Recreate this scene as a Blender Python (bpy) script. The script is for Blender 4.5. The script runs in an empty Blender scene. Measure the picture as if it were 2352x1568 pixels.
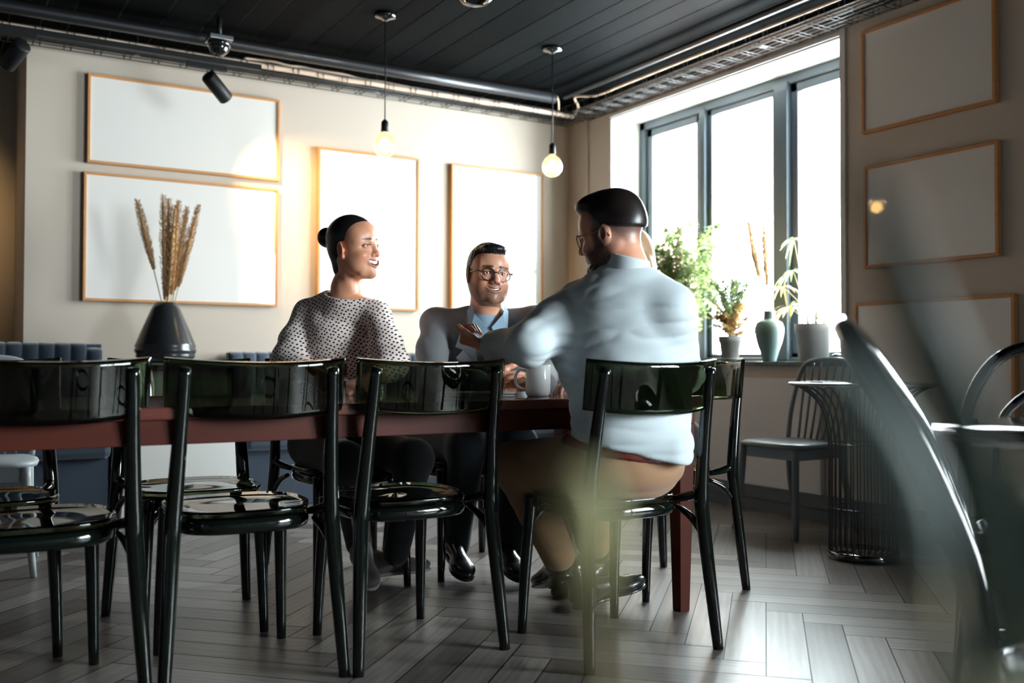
import bpy, bmesh, math, random
import numpy as np
from mathutils import Vector, Matrix
random.seed(7)
S = bpy.context.scene
COL = S.collection
PI = math.pi
# ------------------------------------------------------------------ camera
HCAM = .86
YAW, PITCH, ROLL = math.radians(30.86), math.radians(1.156), math.radians(.124)
FPX = 2227.
FW = Vector((math.sin(YAW)*math.cos(PITCH), math.cos(YAW)*math.cos(PITCH), math.sin(PITCH)))
R0 = Vector((math.cos(YAW), -math.sin(YAW), 0)); U0 = R0.cross(FW)
RT = R0*math.cos(ROLL)+U0*math.sin(ROLL); UP = U0*math.cos(ROLL)-R0*math.sin(ROLL)
cam = bpy.data.cameras.new('camera'); camo = bpy.data.objects.new('camera', cam); COL.objects.link(camo)
camo.matrix_world = Matrix(((RT.x, UP.x, -FW.x, 0), (RT.y, UP.y, -FW.y, 0), (RT.z, UP.z, -FW.z, HCAM), (0, 0, 0, 1)))
cam.sensor_width = 36; cam.lens = 36*FPX/2352; cam.clip_start = .02; cam.clip_end = 200
cam.dof.use_dof = True; cam.dof.focus_distance = 3.35; cam.dof.aperture_fstop = 2.2
S.camera = camo
# ------------------------------------------------------------------ world, daylight, exposure
W = bpy.data.worlds.new('world'); S.world = W; W.use_nodes = True
bg = W.node_tree.nodes['Background']
bg.inputs[0].default_value = (.86, .94, 1, 1); bg.inputs[1].default_value = 62.0
def portal(name, loc, rot, sx, sy):
    l = bpy.data.lights.new(name, 'AREA'); l.shape = 'RECTANGLE'; l.size = sx; l.size_y = sy
    l.cycles.is_portal = True
    o = bpy.data.objects.new(name, l); COL.objects.link(o); o.location = loc; o.rotation_euler = rot
portal('daylight_portal', (4.52, 4.54, 1.73), (0, PI/2, 0), 1.8, 2.1)
portal('daylight_portal', (4.52, -1.6, 1.65), (0, PI/2, 0), 1.8, 3.3)
S.view_settings.view_transform = 'Standard'; S.view_settings.look = 'None'
S.view_settings.exposure = 0.1; S.view_settings.gamma = 1; S.view_settings.use_curve_mapping = False

def ray(px, py): return FW+RT*((px-1176)/FPX)-UP*((py-784)/FPX)
C0 = Vector((0, 0, HCAM))
def at(px, py, d): return C0+ray(px, py)*d
# ------------------------------------------------------------------ materials
def newmat(name):
    m = bpy.data.materials.new(name); m.use_nodes = True
    return m, m.node_tree, m.node_tree.nodes['Principled BSDF']
def pmat(name, col, rough=.5, metal=0, noise=0, nscale=8, bump=0, bscale=40, spec=.5, coat=0, trans=0, ior=1.45, sheen=0, stretch=(1, 1, 1), emit=0):
    m, t, b = newmat(name)
    b.inputs['Base Color'].default_value = (*col, 1); b.inputs['Roughness'].default_value = rough
    b.inputs['Metallic'].default_value = metal; b.inputs['Specular IOR Level'].default_value = spec
    b.inputs['Coat Weight'].default_value = coat; b.inputs['Coat Roughness'].default_value = .03
    b.inputs['Transmission Weight'].default_value = trans; b.inputs['IOR'].default_value = ior
    b.inputs['Sheen Weight'].default_value = sheen
    if emit: b.inputs['Emission Color'].default_value = (*col, 1); b.inputs['Emission Strength'].default_value = emit
    if noise or bump:
        tc = t.nodes.new('ShaderNodeTexCoord'); mp = t.nodes.new('ShaderNodeMapping'); mp.inputs[3].default_value = stretch
        t.links.new(tc.outputs['Object'], mp.inputs[0])
    if noise:
        n = t.nodes.new('ShaderNodeTexNoise'); n.inputs['Scale'].default_value = nscale; n.inputs['Detail'].default_value = 6
        t.links.new(mp.outputs[0], n.inputs[0])
        mx = t.nodes.new('ShaderNodeMix'); mx.data_type = 'RGBA'
        mx.inputs[6].default_value = (*[c*(1-noise) for c in col], 1); mx.inputs[7].default_value = (*[min(1, c*(1+noise)) for c in col], 1)
        t.links.new(n.outputs[0], mx.inputs[0]); t.links.new(mx.outputs[2], b.inputs['Base Color'])
    if bump:
        n2 = t.nodes.new('ShaderNodeTexNoise'); n2.inputs['Scale'].default_value = bscale; n2.inputs['Detail'].default_value = 4
        t.links.new(mp.outputs[0], n2.inputs[0])
        bp = t.nodes.new('ShaderNodeBump'); bp.inputs[0].default_value = bump; bp.inputs[1].default_value = .01
        t.links.new(n2.outputs[0], bp.inputs[2]); t.links.new(bp.outputs[0], b.inputs['Normal'])
    return m
M = {}
M['wall'] = pmat('wall_paint', (.50, .43, .36), .75, noise=.03, nscale=2, bump=.05, bscale=120)
M['dark_wall'] = pmat('charcoal_low_bounce_wall', (.05, .05, .052), .7)  # for the unseen walls, made dark to cut bounced light
M['white'] = pmat('white_paint', (.82, .81, .78), .6)
M['wood_frame'] = pmat('oak_frame', (.50, .235, .085), .45, noise=.25, nscale=6, stretch=(1, 1, 12))
M['paper'] = pmat('blank_print', (.70, .67, .635), .6, coat=1)
M['black'] = pmat('black_paint', (.006, .006, .007), .5, spec=.3)
M['black_metal'] = pmat('black_metal', (.010, .010, .012), .4, coat=.15)
M['gloss_black'] = pmat('glossy_black', (.006, .006, .007), .08, coat=1)
M['cable_white'] = pmat('pale_cable', (.62, .47, .36), .45)
M['steel'] = pmat('steel_wire', (.30, .31, .33), .3, metal=.9)
M['chrome'] = pmat('chrome', (.75, .76, .78), .08, metal=1)
M['win_metal'] = pmat('window_frame_metal', (.055, .072, .088), .4, coat=.15)
M['marble'] = pmat('dark_marble', (.05, .07, .07), .25, noise=.9, nscale=14, coat=.4)
M['panel'] = pmat('grey_panel', (.58, .56, .555), .6)
M['skirt'] = pmat('dark_skirting', (.075, .09, .10), .5)
M['navy'] = pmat('navy_velvet', (.012, .028, .052), .7, sheen=.6)
M['darkwood'] = pmat('dark_walnut', (.06, .022, .012), .35, noise=.3, nscale=5, stretch=(8, 1, 1))
M['ceramic_dark'] = pmat('charcoal_ceramic', (.022, .024, .026), .22, noise=.15, nscale=9)
M['pampas'] = pmat('pampas_plume', (.50, .31, .155), .9, noise=.4, nscale=60)
M['stem'] = pmat('dry_stem', (.42, .34, .17), .7)
M['grey_wood'] = pmat('grey_painted_wood', (.115, .135, .15), .4, coat=.15)
M['pale_wood'] = pmat('pale_grey_painted_wood', (.34, .37, .385), .4)
M['green_ceramic'] = pmat('sage_ceramic', (.11, .16, .148), .4, noise=.12, nscale=8)
M['clay'] = pmat('weathered_clay', (.12, .11, .10), .8, noise=.5, nscale=7)
M['pot_white'] = pmat('pale_pot', (.33, .325, .32), .6)
M['leaf'] = pmat('leaf', (.27, .37, .09), .5, noise=.3, nscale=10, sheen=.2)
M['leaf_dry'] = pmat('dry_leaf', (.62, .43, .18), .6, noise=.3, nscale=12)
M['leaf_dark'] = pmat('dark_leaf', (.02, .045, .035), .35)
M['leaf_yellow'] = pmat('yellow_leaf_lit_through', (.66, .62, .30), .6)  # bright yellow holds the glow of light through the leaf
M['leaf_teal'] = pmat('leaf_with_window_light', (.22, .29, .275), .5)  # pale teal has window light and haze on the leaf mixed in
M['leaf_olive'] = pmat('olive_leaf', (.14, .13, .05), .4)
M['mug'] = pmat('white_glazed', (.92, .92, .92), .15, coat=.5)
M['sheet'] = pmat('white_sheet', (.85, .86, .88), .6)
M['red_wood'] = pmat('mahogany', (.055, .0095, .0045), .5, noise=.35, nscale=4, stretch=(.6, 6, 6), spec=.2)
M['top_wood'] = pmat('dark_table_wood', (.10, .028, .02), .18, noise=.3, nscale=4, stretch=(.6, 6, 6), coat=.5)
# smoked see-through plastic of the chairs
M['smoke'] = pmat('smoked_green_plastic', (.07, .09, .052), .01, trans=1, ior=1.4, spec=.6)
M['smoke_thick'] = pmat('smoked_green_plastic_thick', (.003, .005, .004), .06, coat=.25, spec=.5)
def glass_mat(name, tint=(1, 1, 1), gl=.06):
    m = bpy.data.materials.new(name); m.use_nodes = True; t = m.node_tree; t.nodes.clear()
    o = t.nodes.new('ShaderNodeOutputMaterial'); mx = t.nodes.new('ShaderNodeMixShader')
    tr = t.nodes.new('ShaderNodeBsdfTransparent'); tr.inputs[0].default_value = (*tint, 1)
    g = t.nodes.new('ShaderNodeBsdfGlossy'); g.inputs['Roughness'].default_value = .01
    f = t.nodes.new('ShaderNodeLayerWeight'); p = t.nodes.new('ShaderNodeMath'); p.operation = 'POWER'; p.inputs[1].default_value = 5
    q = t.nodes.new('ShaderNodeMath'); q.operation = 'MULTIPLY_ADD'; q.inputs[1].default_value = .9; q.inputs[2].default_value = gl*.6
    t.links.new(f.outputs['Facing'], p.inputs[0]); t.links.new(p.outputs[0], q.inputs[0])
    t.links.new(q.outputs[0], mx.inputs[0]); t.links.new(tr.outputs[0], mx.inputs[1]); t.links.new(g.outputs[0], mx.inputs[2]); t.links.new(mx.outputs[0], o.inputs[0])
    return m
M['pane'] = glass_mat('window_glass', (.97, .99, .98))
M['lens'] = glass_mat('spectacle_glass', (.97, .98, .99), .03)
def emis(name, col, s):
    m = bpy.data.materials.new(name); m.use_nodes = True; t = m.node_tree; t.nodes.clear()
    o = t.nodes.new('ShaderNodeOutputMaterial'); e = t.nodes.new('ShaderNodeEmission')
    e.inputs[0].default_value = (*col, 1); e.inputs[1].default_value = s; t.links.new(e.outputs[0], o.inputs[0]); return m
M['filament'] = emis('glowing_filament', (1, .82, .5), 60)
def globe_mat():
    m = bpy.data.materials.new('glowing_bulb_glass'); m.use_nodes = True; t = m.node_tree; t.nodes.clear()
    o = t.nodes.new('ShaderNodeOutputMaterial'); ad = t.nodes.new('ShaderNodeAddShader')
    e = t.nodes.new('ShaderNodeEmission'); e.inputs[0].default_value = (1, .82, .42, 1); e.inputs[1].default_value = 1.15
    g = t.nodes.new('ShaderNodeBsdfGlossy'); g.inputs['Roughness'].default_value = .02
    tr = t.nodes.new('ShaderNodeBsdfTransparent'); tr.inputs[0].default_value = (.35, .28, .15, 1); f = t.nodes.new('ShaderNodeFresnel'); mx = t.nodes.new('ShaderNodeMixShader')
    t.links.new(f.outputs[0], mx.inputs[0]); t.links.new(tr.outputs[0], mx.inputs[1]); t.links.new(g.outputs[0], mx.inputs[2])
    t.links.new(mx.outputs[0], ad.inputs[0]); t.links.new(e.outputs[0], ad.inputs[1]); t.links.new(ad.outputs[0], o.inputs[0]); return m
M['globe'] = globe_mat()
M['spot_lens'] = emis('lit_spot_lens', (1, .85, .6), 25)
def plank_mat(name, c1, c2, rough, grain, bump=.25, spec=.5, coat=0):
    # wood boards: UV runs along each board, attribute 'rnd' tells boards apart
    m, t, b = newmat(name); N = t.nodes.new; L = t.links.new
    uv = N('ShaderNodeUVMap'); at_ = N('ShaderNodeAttribute'); at_.attribute_name = 'rnd'
    mp = N('ShaderNodeMapping'); mp.inputs[3].default_value = (1.2, 14, 1); L(uv.outputs[0], mp.inputs[0])
    n = N('ShaderNodeTexNoise'); n.inputs['Scale'].default_value = 3; n.inputs['Detail'].default_value = 8; n.inputs['Distortion'].default_value = 1.2; L(mp.outputs[0], n.inputs[0])
    mp2 = N('ShaderNodeMapping'); mp2.inputs[3].default_value = (1.5, 22, 1); L(uv.outputs[0], mp2.inputs[0])
    w = N('ShaderNodeTexWave'); w.inputs['Scale'].default_value = .5; w.inputs['Distortion'].default_value = 9; w.inputs['Detail'].default_value = 3; w.bands_direction = 'Y'; L(mp2.outputs[0], w.inputs[0])
    mx = N('ShaderNodeMix'); mx.data_type = 'RGBA'; mx.inputs[6].default_value = (*c1, 1); mx.inputs[7].default_value = (*c2, 1); L(at_.outputs['Fac'], mx.inputs[0])
    hs = N('ShaderNodeHueSaturation'); L(mx.outputs[2], hs.inputs['Color'])
    ma = N('ShaderNodeMath'); ma.operation = 'MULTIPLY_ADD'; ma.inputs[1].default_value = grain; ma.inputs[2].default_value = 1-grain/2; L(n.outputs[0], ma.inputs[0])
    mb = N('ShaderNodeMath'); mb.operation = 'MULTIPLY_ADD'; mb.inputs[1].default_value = grain*.35; mb.inputs[2].default_value = -grain*.17; L(w.outputs[0], mb.inputs[0])
    mc = N('ShaderNodeMath'); L(ma.outputs[0], mc.inputs[0]); L(mb.outputs[0], mc.inputs[1]); L(mc.outputs[0], hs.inputs['Value'])
    L(hs.outputs[0], b.inputs['Base Color'])
    bp = N('ShaderNodeBump'); bp.inputs[0].default_value = bump; bp.inputs[1].default_value = .004
    L(w.outputs[0], bp.inputs[2]); bp2 = N('ShaderNodeBump'); bp2.inputs[0].default_value = bump; bp2.inputs[1].default_value = .004
    L(n.outputs[0], bp2.inputs[2]); L(bp.outputs[0], bp2.inputs[3]); L(bp2.outputs[0], b.inputs['Normal'])
    b.inputs['Roughness'].default_value = rough; b.inputs['Specular IOR Level'].default_value = spec; b.inputs['Coat Weight'].default_value = coat
    return m
M['floor'] = plank_mat('grey_oak_parquet', (.062, .050, .043), (.20, .18, .167), .34, .75, .35, .5)
M['ceiling'] = plank_mat('black_stained_boards', (.0012, .0016, .0019), (.0042, .0052, .0056), .65, .9, .6, .025)
# ------------------------------------------------------------------ mesh helpers
class MB:
    def __init__(s): s.v = []; s.f = []; s.sm = []
    def add(s, vs, fs, smooth=True):
        n = len(s.v); s.v += [tuple(v) for v in vs]; s.f += [tuple(i+n for i in f) for f in fs]; s.sm += [smooth]*len(fs); return s
    def box(s, c, d, rot=None, ch=0):
        x, y, z = [k/2 for k in d]; c = Vector(c)
        if ch:
            bm = bmesh.new(); bmesh.ops.create_cube(bm, size=1)
            for v in bm.verts: v.co = Vector((v.co.x*d[0], v.co.y*d[1], v.co.z*d[2]))
            bmesh.ops.bevel(bm, geom=list(bm.edges), offset=ch, segments=2, profile=.6, affect='EDGES')
            bm.verts.ensure_lookup_table(); bm.verts.index_update()
            vs = [v.co.copy() for v in bm.verts]; fs = [[v.index for v in f.verts] for f in bm.faces]; bm.free()
        else:
            vs = [Vector((a*x, b*y, e*z)) for a in (-1, 1) for b in (-1, 1) for e in (-1, 1)]
            fs = [(0, 1, 3, 2), (4, 6, 7, 5), (0, 4, 5, 1), (2, 3, 7, 6), (0, 2, 6, 4), (1, 5, 7, 3)]
        if rot is not None: vs = [rot @ v for v in vs]
        return s.add([v+c for v in vs], fs, False)
    def span(s, a, b, ch=0):
        a = Vector(a); b = Vector(b); return s.box((a+b)/2, [abs(k) for k in (b-a)], None, ch)
    def tube(s, pts, r, n=10, closed=False, smooth=0, flat=1, up=None, caps=True):
        P = [Vector(p) for p in pts]; Rr = list(r) if hasattr(r, '__len__') else [r]*len(P)
        if smooth: P, Rr = catmull(P, Rr, smooth, closed)
        m = len(P); T = []
        for i in range(m):
            a = P[(i-1) % m] if (closed or i > 0) else P[i]; b = P[(i+1) % m] if (closed or i < m-1) else P[i]
            T.append((b-a).normalized())
        nrm = Vector(up) if up else (Vector((0, 0, 1)) if abs(T[0].z) < .9 else Vector((1, 0, 0)))
        nrm = (nrm-T[0]*nrm.dot(T[0])).normalized(); vs = []
        for i in range(m):
            nrm = (nrm-T[i]*nrm.dot(T[i])).normalized(); bi = T[i].cross(nrm)
            for k in range(n):
                a = 2*PI*k/n; vs.append(P[i]+nrm*(math.cos(a)*Rr[i]*flat)+bi*(math.sin(a)*Rr[i]))
        fs = []
        for i in range(m if closed else m-1):
            j = (i+1) % m
            for k in range(n): fs.append((i*n+k, i*n+(k+1) % n, j*n+(k+1) % n, j*n+k))
        if not closed and caps: fs += [tuple(range(n-1, -1, -1)), tuple((m-1)*n+k for k in range(n))]
        return s.add(vs, fs)
    def lathe(s, prof, c=(0, 0, 0), n=32, rot=None, caps=True):
        c = Vector(c); vs = []
        for r, z in prof:
            for k in range(n):
                v = Vector((r*math.cos(2*PI*k/n), r*math.sin(2*PI*k/n), z)); vs.append((rot @ v if rot else v)+c)
        fs = [(i*n+k, i*n+(k+1) % n, (i+1)*n+(k+1) % n, (i+1)*n+k) for i in range(len(prof)-1) for k in range(n)]
        if caps: fs += [tuple(range(n-1, -1, -1)), tuple((len(prof)-1)*n+k for k in range(n))]
        return s.add(vs, fs)
    def ball(s, c, r, n=16, sc=(1, 1, 1), rot=None):
        prof = [(max(1e-4, r*math.sin(PI*i/n)), -r*math.cos(PI*i/n)) for i in range(n+1)]
        k = len(s.v); s.lathe(prof, (0, 0, 0), n*2, caps=False)
        for i in range(k, len(s.v)):
            v = Vector([s.v[i][j]*sc[j] for j in range(3)]); v = (rot @ v if rot else v)+Vector(c); s.v[i] = tuple(v)
        return s
    def grid(s, fn, nu, nv, thick=0, smooth=True):
        # surface fn(u,v)->point, u,v in 0..1; thickened along the normal when thick is given
        P = [[Vector(fn(i/nu, j/nv)) for j in range(nv+1)] for i in range(nu+1)]
        def nor(i, j):
            a = P[min(i+1, nu)][j]-P[max(i-1, 0)][j]; b = P[i][min(j+1, nv)]-P[i][max(j-1, 0)]; return a.cross(b).normalized()
        A = [P[i][j]+(nor(i, j)*thick/2 if thick else Vector()) for i in range(nu+1) for j in range(nv+1)]
        w = nv+1; F = [(i*w+j, (i+1)*w+j, (i+1)*w+j+1, i*w+j+1) for i in range(nu) for j in range(nv)]
        if not thick: return s.add(A, F, smooth)
        B = [P[i][j]-nor(i, j)*thick/2 for i in range(nu+1) for j in range(nv+1)]; o = len(A)
        F2 = [tuple(reversed([k+o for k in f])) for f in F]
        rim = [i*w for i in range(nu+1)]+[nu*w+j for j in range(1, nv+1)]+[i*w+nv for i in range(nu-1, -1, -1)]+[j for j in range(nv-1, 0, -1)]
        s.add(A+B, F+F2, smooth); n = len(s.v)-2*o
        for q in range(len(rim)):
            a, b = rim[q], rim[(q+1) % len(rim)]; s.f.append((n+b, n+a, n+a+o, n+b+o)); s.sm.append(False)
        return s
    def mesh(s, name):
        me = bpy.data.meshes.new(name); me.from_pydata(s.v, [], s.f); me.polygons.foreach_set('use_smooth', s.sm); me.update(); return me
    def build(s, name, mat, parent=None, **k): return link(name, s.mesh(name), mat, parent, **k)
def catmull(P, R, n, closed):
    m = len(P); Q = []; RR = []
    for i in range(m if closed else m-1):
        g = (lambda k: P[k % m]) if closed else (lambda k: P[max(0, min(m-1, k))])
        h = (lambda k: R[k % m]) if closed else (lambda k: R[max(0, min(m-1, k))])
        a, b, c, d = g(i-1), g(i), g(i+1), g(i+2)
        for k in range(n):
            t = k/n
            Q.append(.5*((2*b)+(c-a)*t+(2*a-5*b+4*c-d)*t*t+(3*b-a-3*c+d)*t**3)); RR.append(h(i)*(1-t)+h(i+1)*t)
    if not closed: Q.append(P[-1]); RR.append(R[-1])
    return Q, RR
def link(name, me, mat, parent=None, loc=None, rot=None, bevel=0):
    o = bpy.data.objects.new(name, me); COL.objects.link(o)
    if mat is not None and len(me.materials) == 0: me.materials.append(M[mat] if isinstance(mat, str) else mat)
    if parent: o.parent = parent
    if loc is not None: o.location = loc
    if rot is not None: o.rotation_euler = rot
    if bevel:
        b = o.modifiers.new('bevel', 'BEVEL'); b.width = bevel; b.segments = 2; b.limit_method = 'ANGLE'
    return o
def tag(o, label, cat, group=None, kind=None):
    o['label'] = label; o['category'] = cat
    if group: o['group'] = group
    if kind: o['kind'] = kind
    return o
def thing(name, label, cat, loc=(0, 0, 0), rz=0, group=None):
    o = bpy.data.objects.new(name, None); COL.objects.link(o); o.empty_display_size = .1
    o.location = loc; o.rotation_euler = (0, 0, rz); return tag(o, label, cat, group)
def struct(name, mb, mat, **k):
    o = mb.build(name, mat, **k); o['kind'] = 'structure'; return o
def dup(root, loc=None, rz=None, label=None):
    r = root.copy(); COL.objects.link(r)
    if loc is not None: r.location = loc
    if rz is not None: r.rotation_euler = (0, 0, rz)
    if label: r['label'] = label
    for ch in list(root.children):
        c = ch.copy(); COL.objects.link(c); c.parent = r
        for g in ch.children: d = g.copy(); COL.objects.link(d); d.parent = c
    return r
# ------------------------------------------------------------------ the room
XW, YB, ZC = 4.14, 6.09, 2.75
def boards(name, mat, rects, z, up, ang, clip, gap=.0012):
    # rects: (u0,v0,lu,lv,alongU) in a frame turned by ang; one mesh of separate boards with UV along each board
    ca, sa = math.cos(ang), math.sin(ang); vs, fs, uv, rn = [], [], [], []
    for (u0, v0, lu, lv, al) in rects:
        cu, cv = u0+lu/2, v0+lv/2; x, y = ca*cu-sa*cv, sa*cu+ca*cv
        if not (clip[0] < x < clip[1] and clip[2] < y < clip[3]): continue
        q = [(u0+gap, v0+gap), (u0+lu-gap, v0+gap), (u0+lu-gap, v0+lv-gap), (u0+gap, v0+lv-gap)]
        n = len(vs); vs += [(ca*a-sa*b, sa*a+ca*b, z) for a, b in q]
        fs.append((n, n+1, n+2, n+3) if up else (n+3, n+2, n+1, n))
        o1, o2 = random.random()*20, random.random()*20
        t = [(a-u0+o1, b-v0+o2) if al else (b-v0+o1, a-u0+o2) for a, b in q]
        uv += t if up else t[::-1]; rn.append(random.random())
    me = bpy.data.meshes.new(name); me.from_pydata(vs, [], fs)
    ul = me.uv_layers.new(name='UVMap'); ul.data.foreach_set('uv', [c for p in uv for c in p])
    a = me.attributes.new('rnd', 'FLOAT', 'FACE'); a.data.foreach_set('value', rn)
    o = link(name, me, mat); o['kind'] = 'structure'; return o
PW, PL = .12, .72
rects = []
for i in range(-90, 90):
    for j in range(-12, 12):
        ox, oy = i*PW+j*PL, i*PW-j*PL
        rects.append((ox, oy, PL, PW, True)); rects.append((ox, oy+PW, PW, PL, False))
floor = boards('floor', 'floor', rects, 0, True, math.radians(45-.5), (-3.6, 4.7, -3.6, 7.4), .002)
MB().span((-3.6, -3.6, -.06), (4.8, 7.4, -.002)).build('subfloor', 'black', floor)
rects = []; u = -3.4
while u < 4.3:
    w = random.choice((.14, .16, .18, .22)); rects.append((u, -3.4, w, 10.5, False)); u += w
ceil = boards('ceiling', 'ceiling', rects, ZC, False, 0, (-4, 5, -9, 9), .004)
MB().span((-3.6, -3.6, ZC+.004), (4.8, 7.4, ZC+.08)).build('ceiling_slab', 'black', ceil)
struct('wall_back', MB().span((.437, YB, 0), (XW+.3, YB+.12, ZC)), 'wall')
struct('wall_return', MB().span((.437, YB+.12, 0), (.56, 6.86, ZC)), 'wall')
struct('wall_recess', MB().span((-3.4, 6.86, 0), (.6, 7.0, ZC)), 'wall')
struct('wall_left', MB().span((-3.5, -3.4, 0), (-3.4, 7.0, ZC)), 'dark_wall')
WY0, WY1, WZ0, WZ1 = 3.51, 5.571, .835, 2.60
w = MB()
w.span((XW, WY1, 0), (XW+.34, YB+.12, ZC)).span((XW, .1, 0), (XW+.34, WY0, ZC))
w.span((XW, WY0, 0), (XW+.34, WY1, WZ0)).span((XW, WY0, WZ1), (XW+.34, WY1, ZC))
w.span((XW, -3.4, 0), (XW+.34, .1, .75)).span((XW, -3.4, 2.55), (XW+.34, .1, ZC)).span((XW, -3.4, .75), (XW+.34, -3.2, 2.55))
struct('wall_right', w, 'wall')
struct('wall_front', MB().span((-3.5, -3.5, 0), (XW+.34, -3.4, ZC)), 'dark_wall')
# white plastered reveal of the window, with a thin bead round the opening
rv = MB().span((XW+.005, WY1-.012, WZ0), (XW+.30, WY1+.0, WZ1)).span((XW+.005, WY0, WZ1-.012), (XW+.30, WY1, WZ1)).span((XW+.005, WY0, WZ0), (XW+.30, WY0+.012, WZ1))
struct('trim_1', rv, 'white')
struct('trim_2', MB().span((XW-.012, WY0-.03, WZ0), (XW+.01, WY0+.004, WZ1+.03)).span((XW-.008, WY0, WZ1), (XW+.01, WY1, WZ1+.02)), 'panel')
# window: dark metal frame, two mullions, three sashes
XF = 4.40
wn = MB().span((XF, WY1-.075, WZ0), (XF+.09, WY1-.012, WZ1-.01)).span((XF, WY0+.012, WZ0), (XF+.09, WY0+.075, WZ1-.01))
wn.span((XF, WY0+.012, WZ1-.07), (XF+.09, WY1-.012, WZ1-.01)).span((XF, WY0+.012, WZ0+.0), (XF+.09, WY1-.012, WZ0+.05))
wn.span((XF-.01, 4.86, WZ0+.03), (XF+.09, 4.915, WZ1-.05)).span((XF-.015, 4.13, WZ0+.03), (XF+.09, 4.24, WZ1-.05))
win = struct('window_1', wn, 'win_metal', bevel=.006)
for (a, b) in ((4.915, 5.496), (4.24, 4.86), (3.585, 4.13)):
    sh = MB(); t = .055 if b > 5 or b < 4.2 else .04
    za, zb = WZ0+.05, WZ1-.07
    sh.span((XF+.02, a, za), (XF+.07, a+t, zb)).span((XF+.02, b-t, za), (XF+.07, b, zb)).span((XF+.02, a, zb-t), (XF+.07, b, zb)).span((XF+.02, a, za), (XF+.07, b, za+t*.6))
    s_ = sh.build('sash', 'win_metal', win, bevel=.005)
    MB().span((XF+.04, a+t-.005, za+t*.5), (XF+.046, b-t+.005, zb-t+.005)).build('pane', 'pane', s_)
w2 = MB().span((XF, -3.2, .75), (XF+.06, -3.13, 2.55)).span((XF, .03, .75), (XF+.06, .1, 2.55)).span((XF, -3.2, .75), (XF+.06, .1, .82)).span((XF, -3.2, 2.48), (XF+.06, .1, 2.55)).span((XF, -1.6, .75), (XF+.06, -1.52, 2.55))  # unseen second window, added to bring fill light from behind right
w2o = struct('unseen_fill_window', w2, 'win_metal')
MB().span((XF+.02, -3.13, .82), (XF+.026, .03, 2.48)).build('pane', 'pane', w2o)
# sill, panel below it, skirting
struct('trim_3', MB().span((4.085, 3.44, WZ0), (XF+.05, 5.571, .861)), 'marble', bevel=.004)
struct('trim_4', MB().span((4.112, 3.64, .142), (4.15, 5.9, .766)), 'panel', bevel=.004)
struct('baseboard_right', MB().span((4.10, -3.4, .07), (4.15, YB, .142)).span((4.09, -3.4, .0), (4.15, YB, .066)), 'skirt')
struct('baseboard_back', MB().span((.437, YB-.02, 0), (XW, YB, .10)), 'skirt')
# brick pier of the house outside the first pane
br = pmat('faded_brick', (.62, .38, .30), .9, noise=.2, nscale=14)
o = MB().span((5.6, 6.72, -1), (6.0, 9.5, 5)).build('brick_wall', br); tag(o, 'faded red brick wall outdoors, seen through the left edge of the window', 'wall')
# ------------------------------------------------------------------ framed prints
def frame_pic(axis, p0, p1, z0, z1, label, group):
    # axis 'b': on the back wall, p along x; axis 'r': on the right wall, p along y
    t, d = .016, .035
    if axis == 'b': f = lambda a, z, e: (a, YB-e, z)
    else: f = lambda a, z, e: (XW-e, a, z)
    c = Vector(f((p0+p1)/2, z0, 0)); root = thing('picture_frame', label, 'picture', c, 0, group)
    q = lambda a, z, e: Vector(f(a, z, e))-c
    m = MB()
    m.span(q(p0, z0, .004), q(p0+t, z1, d)).span(q(p1-t, z0, .004), q(p1, z1, d)).span(q(p0+t, z0, .004), q(p1-t, z0+t, d)).span(q(p0+t, z1-t, .004), q(p1-t, z1, d))
    m.build('frame', 'wood_frame', root, bevel=.002)
    MB().span(q(p0+t*.6, z0+t*.6, .006), q(p1-t*.6, z1-t*.6, .026)).build('print', 'paper', root)
    return root
GB, GR = 'pictures on the back wall', 'pictures on the wall right of the window'
frame_pic('b', .754, 1.888, 2.004, 2.525, 'wide oak-framed blank picture, upper of the two at left, lit by the spotlight', GB)
frame_pic('b', .738, 1.884, 1.203, 1.952, 'large oak-framed blank picture, lower of the two, behind the pampas grass', GB)
frame_pic('b', 2.144, 2.872, 1.203, 2.256, 'upright oak-framed blank picture behind the woman in the dotted blouse', GB)
frame_pic('b', 3.123, 3.893, 1.203, 2.251, 'upright oak-framed picture nearest the corner, its glass mirroring the window', GB)
frame_pic('r', 2.62, 3.356, 2.034, 2.567, 'brown-framed blank picture, topmost of three right of the window', GR)
frame_pic('r', 2.612, 3.346, 1.338, 1.861, 'brown-framed blank picture, middle of three right of the window', GR)
frame_pic('r', 2.54, 3.41, .50, 1.164, 'brown-framed blank picture, lowest and widest of three right of the window', GR)
# ------------------------------------------------------------------ ceiling services
TB = 'wire cable trays below the ceiling'
def tray(name, label, a, b, side, w, h, nl, step):
    a = Vector(a); b = Vector(b); side = Vector(side); L = (b-a).length; d = (b-a)/L
    root = thing(name, label, 'cable tray', a, 0, TB); m = MB()
    for i in range(nl):
        o = side*(w*i/(nl-1)); m.tube([o, o+d*L], .0028, 6)
    for s_ in (0, 1): m.tube([side*(w*s_)+Vector((0, 0, h)), side*(w*s_)+Vector((0, 0, h))+d*L], .0028, 6)
    k = step/2
    while k < L:
        for q in (0, .035):
            p = d*(k+q); m.tube([p+Vector((0, 0, h)), p, p+side*w, p+side*w+Vector((0, 0, h))], .0026, 5)
        k += step
    m.build('wire_mesh', 'black_metal', root); k = .4
    while k < L:
        p = d*k+side*w*.5; hz = MB(); hz.tube([p, (p.x, p.y, ZC-a.z)], .004, 6).box(p+Vector((0, 0, .004)), (.03, .03, .006)); hz.build('hanger', 'steel', root); k += 1.5
    return root
tray('cable_tray', 'black wire cable tray running along the back wall under the ceiling', (-.9, 5.83, 2.625), (4.09, 5.83, 2.625), (0, 1, 0), .19, .05, 4, .16)
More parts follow.
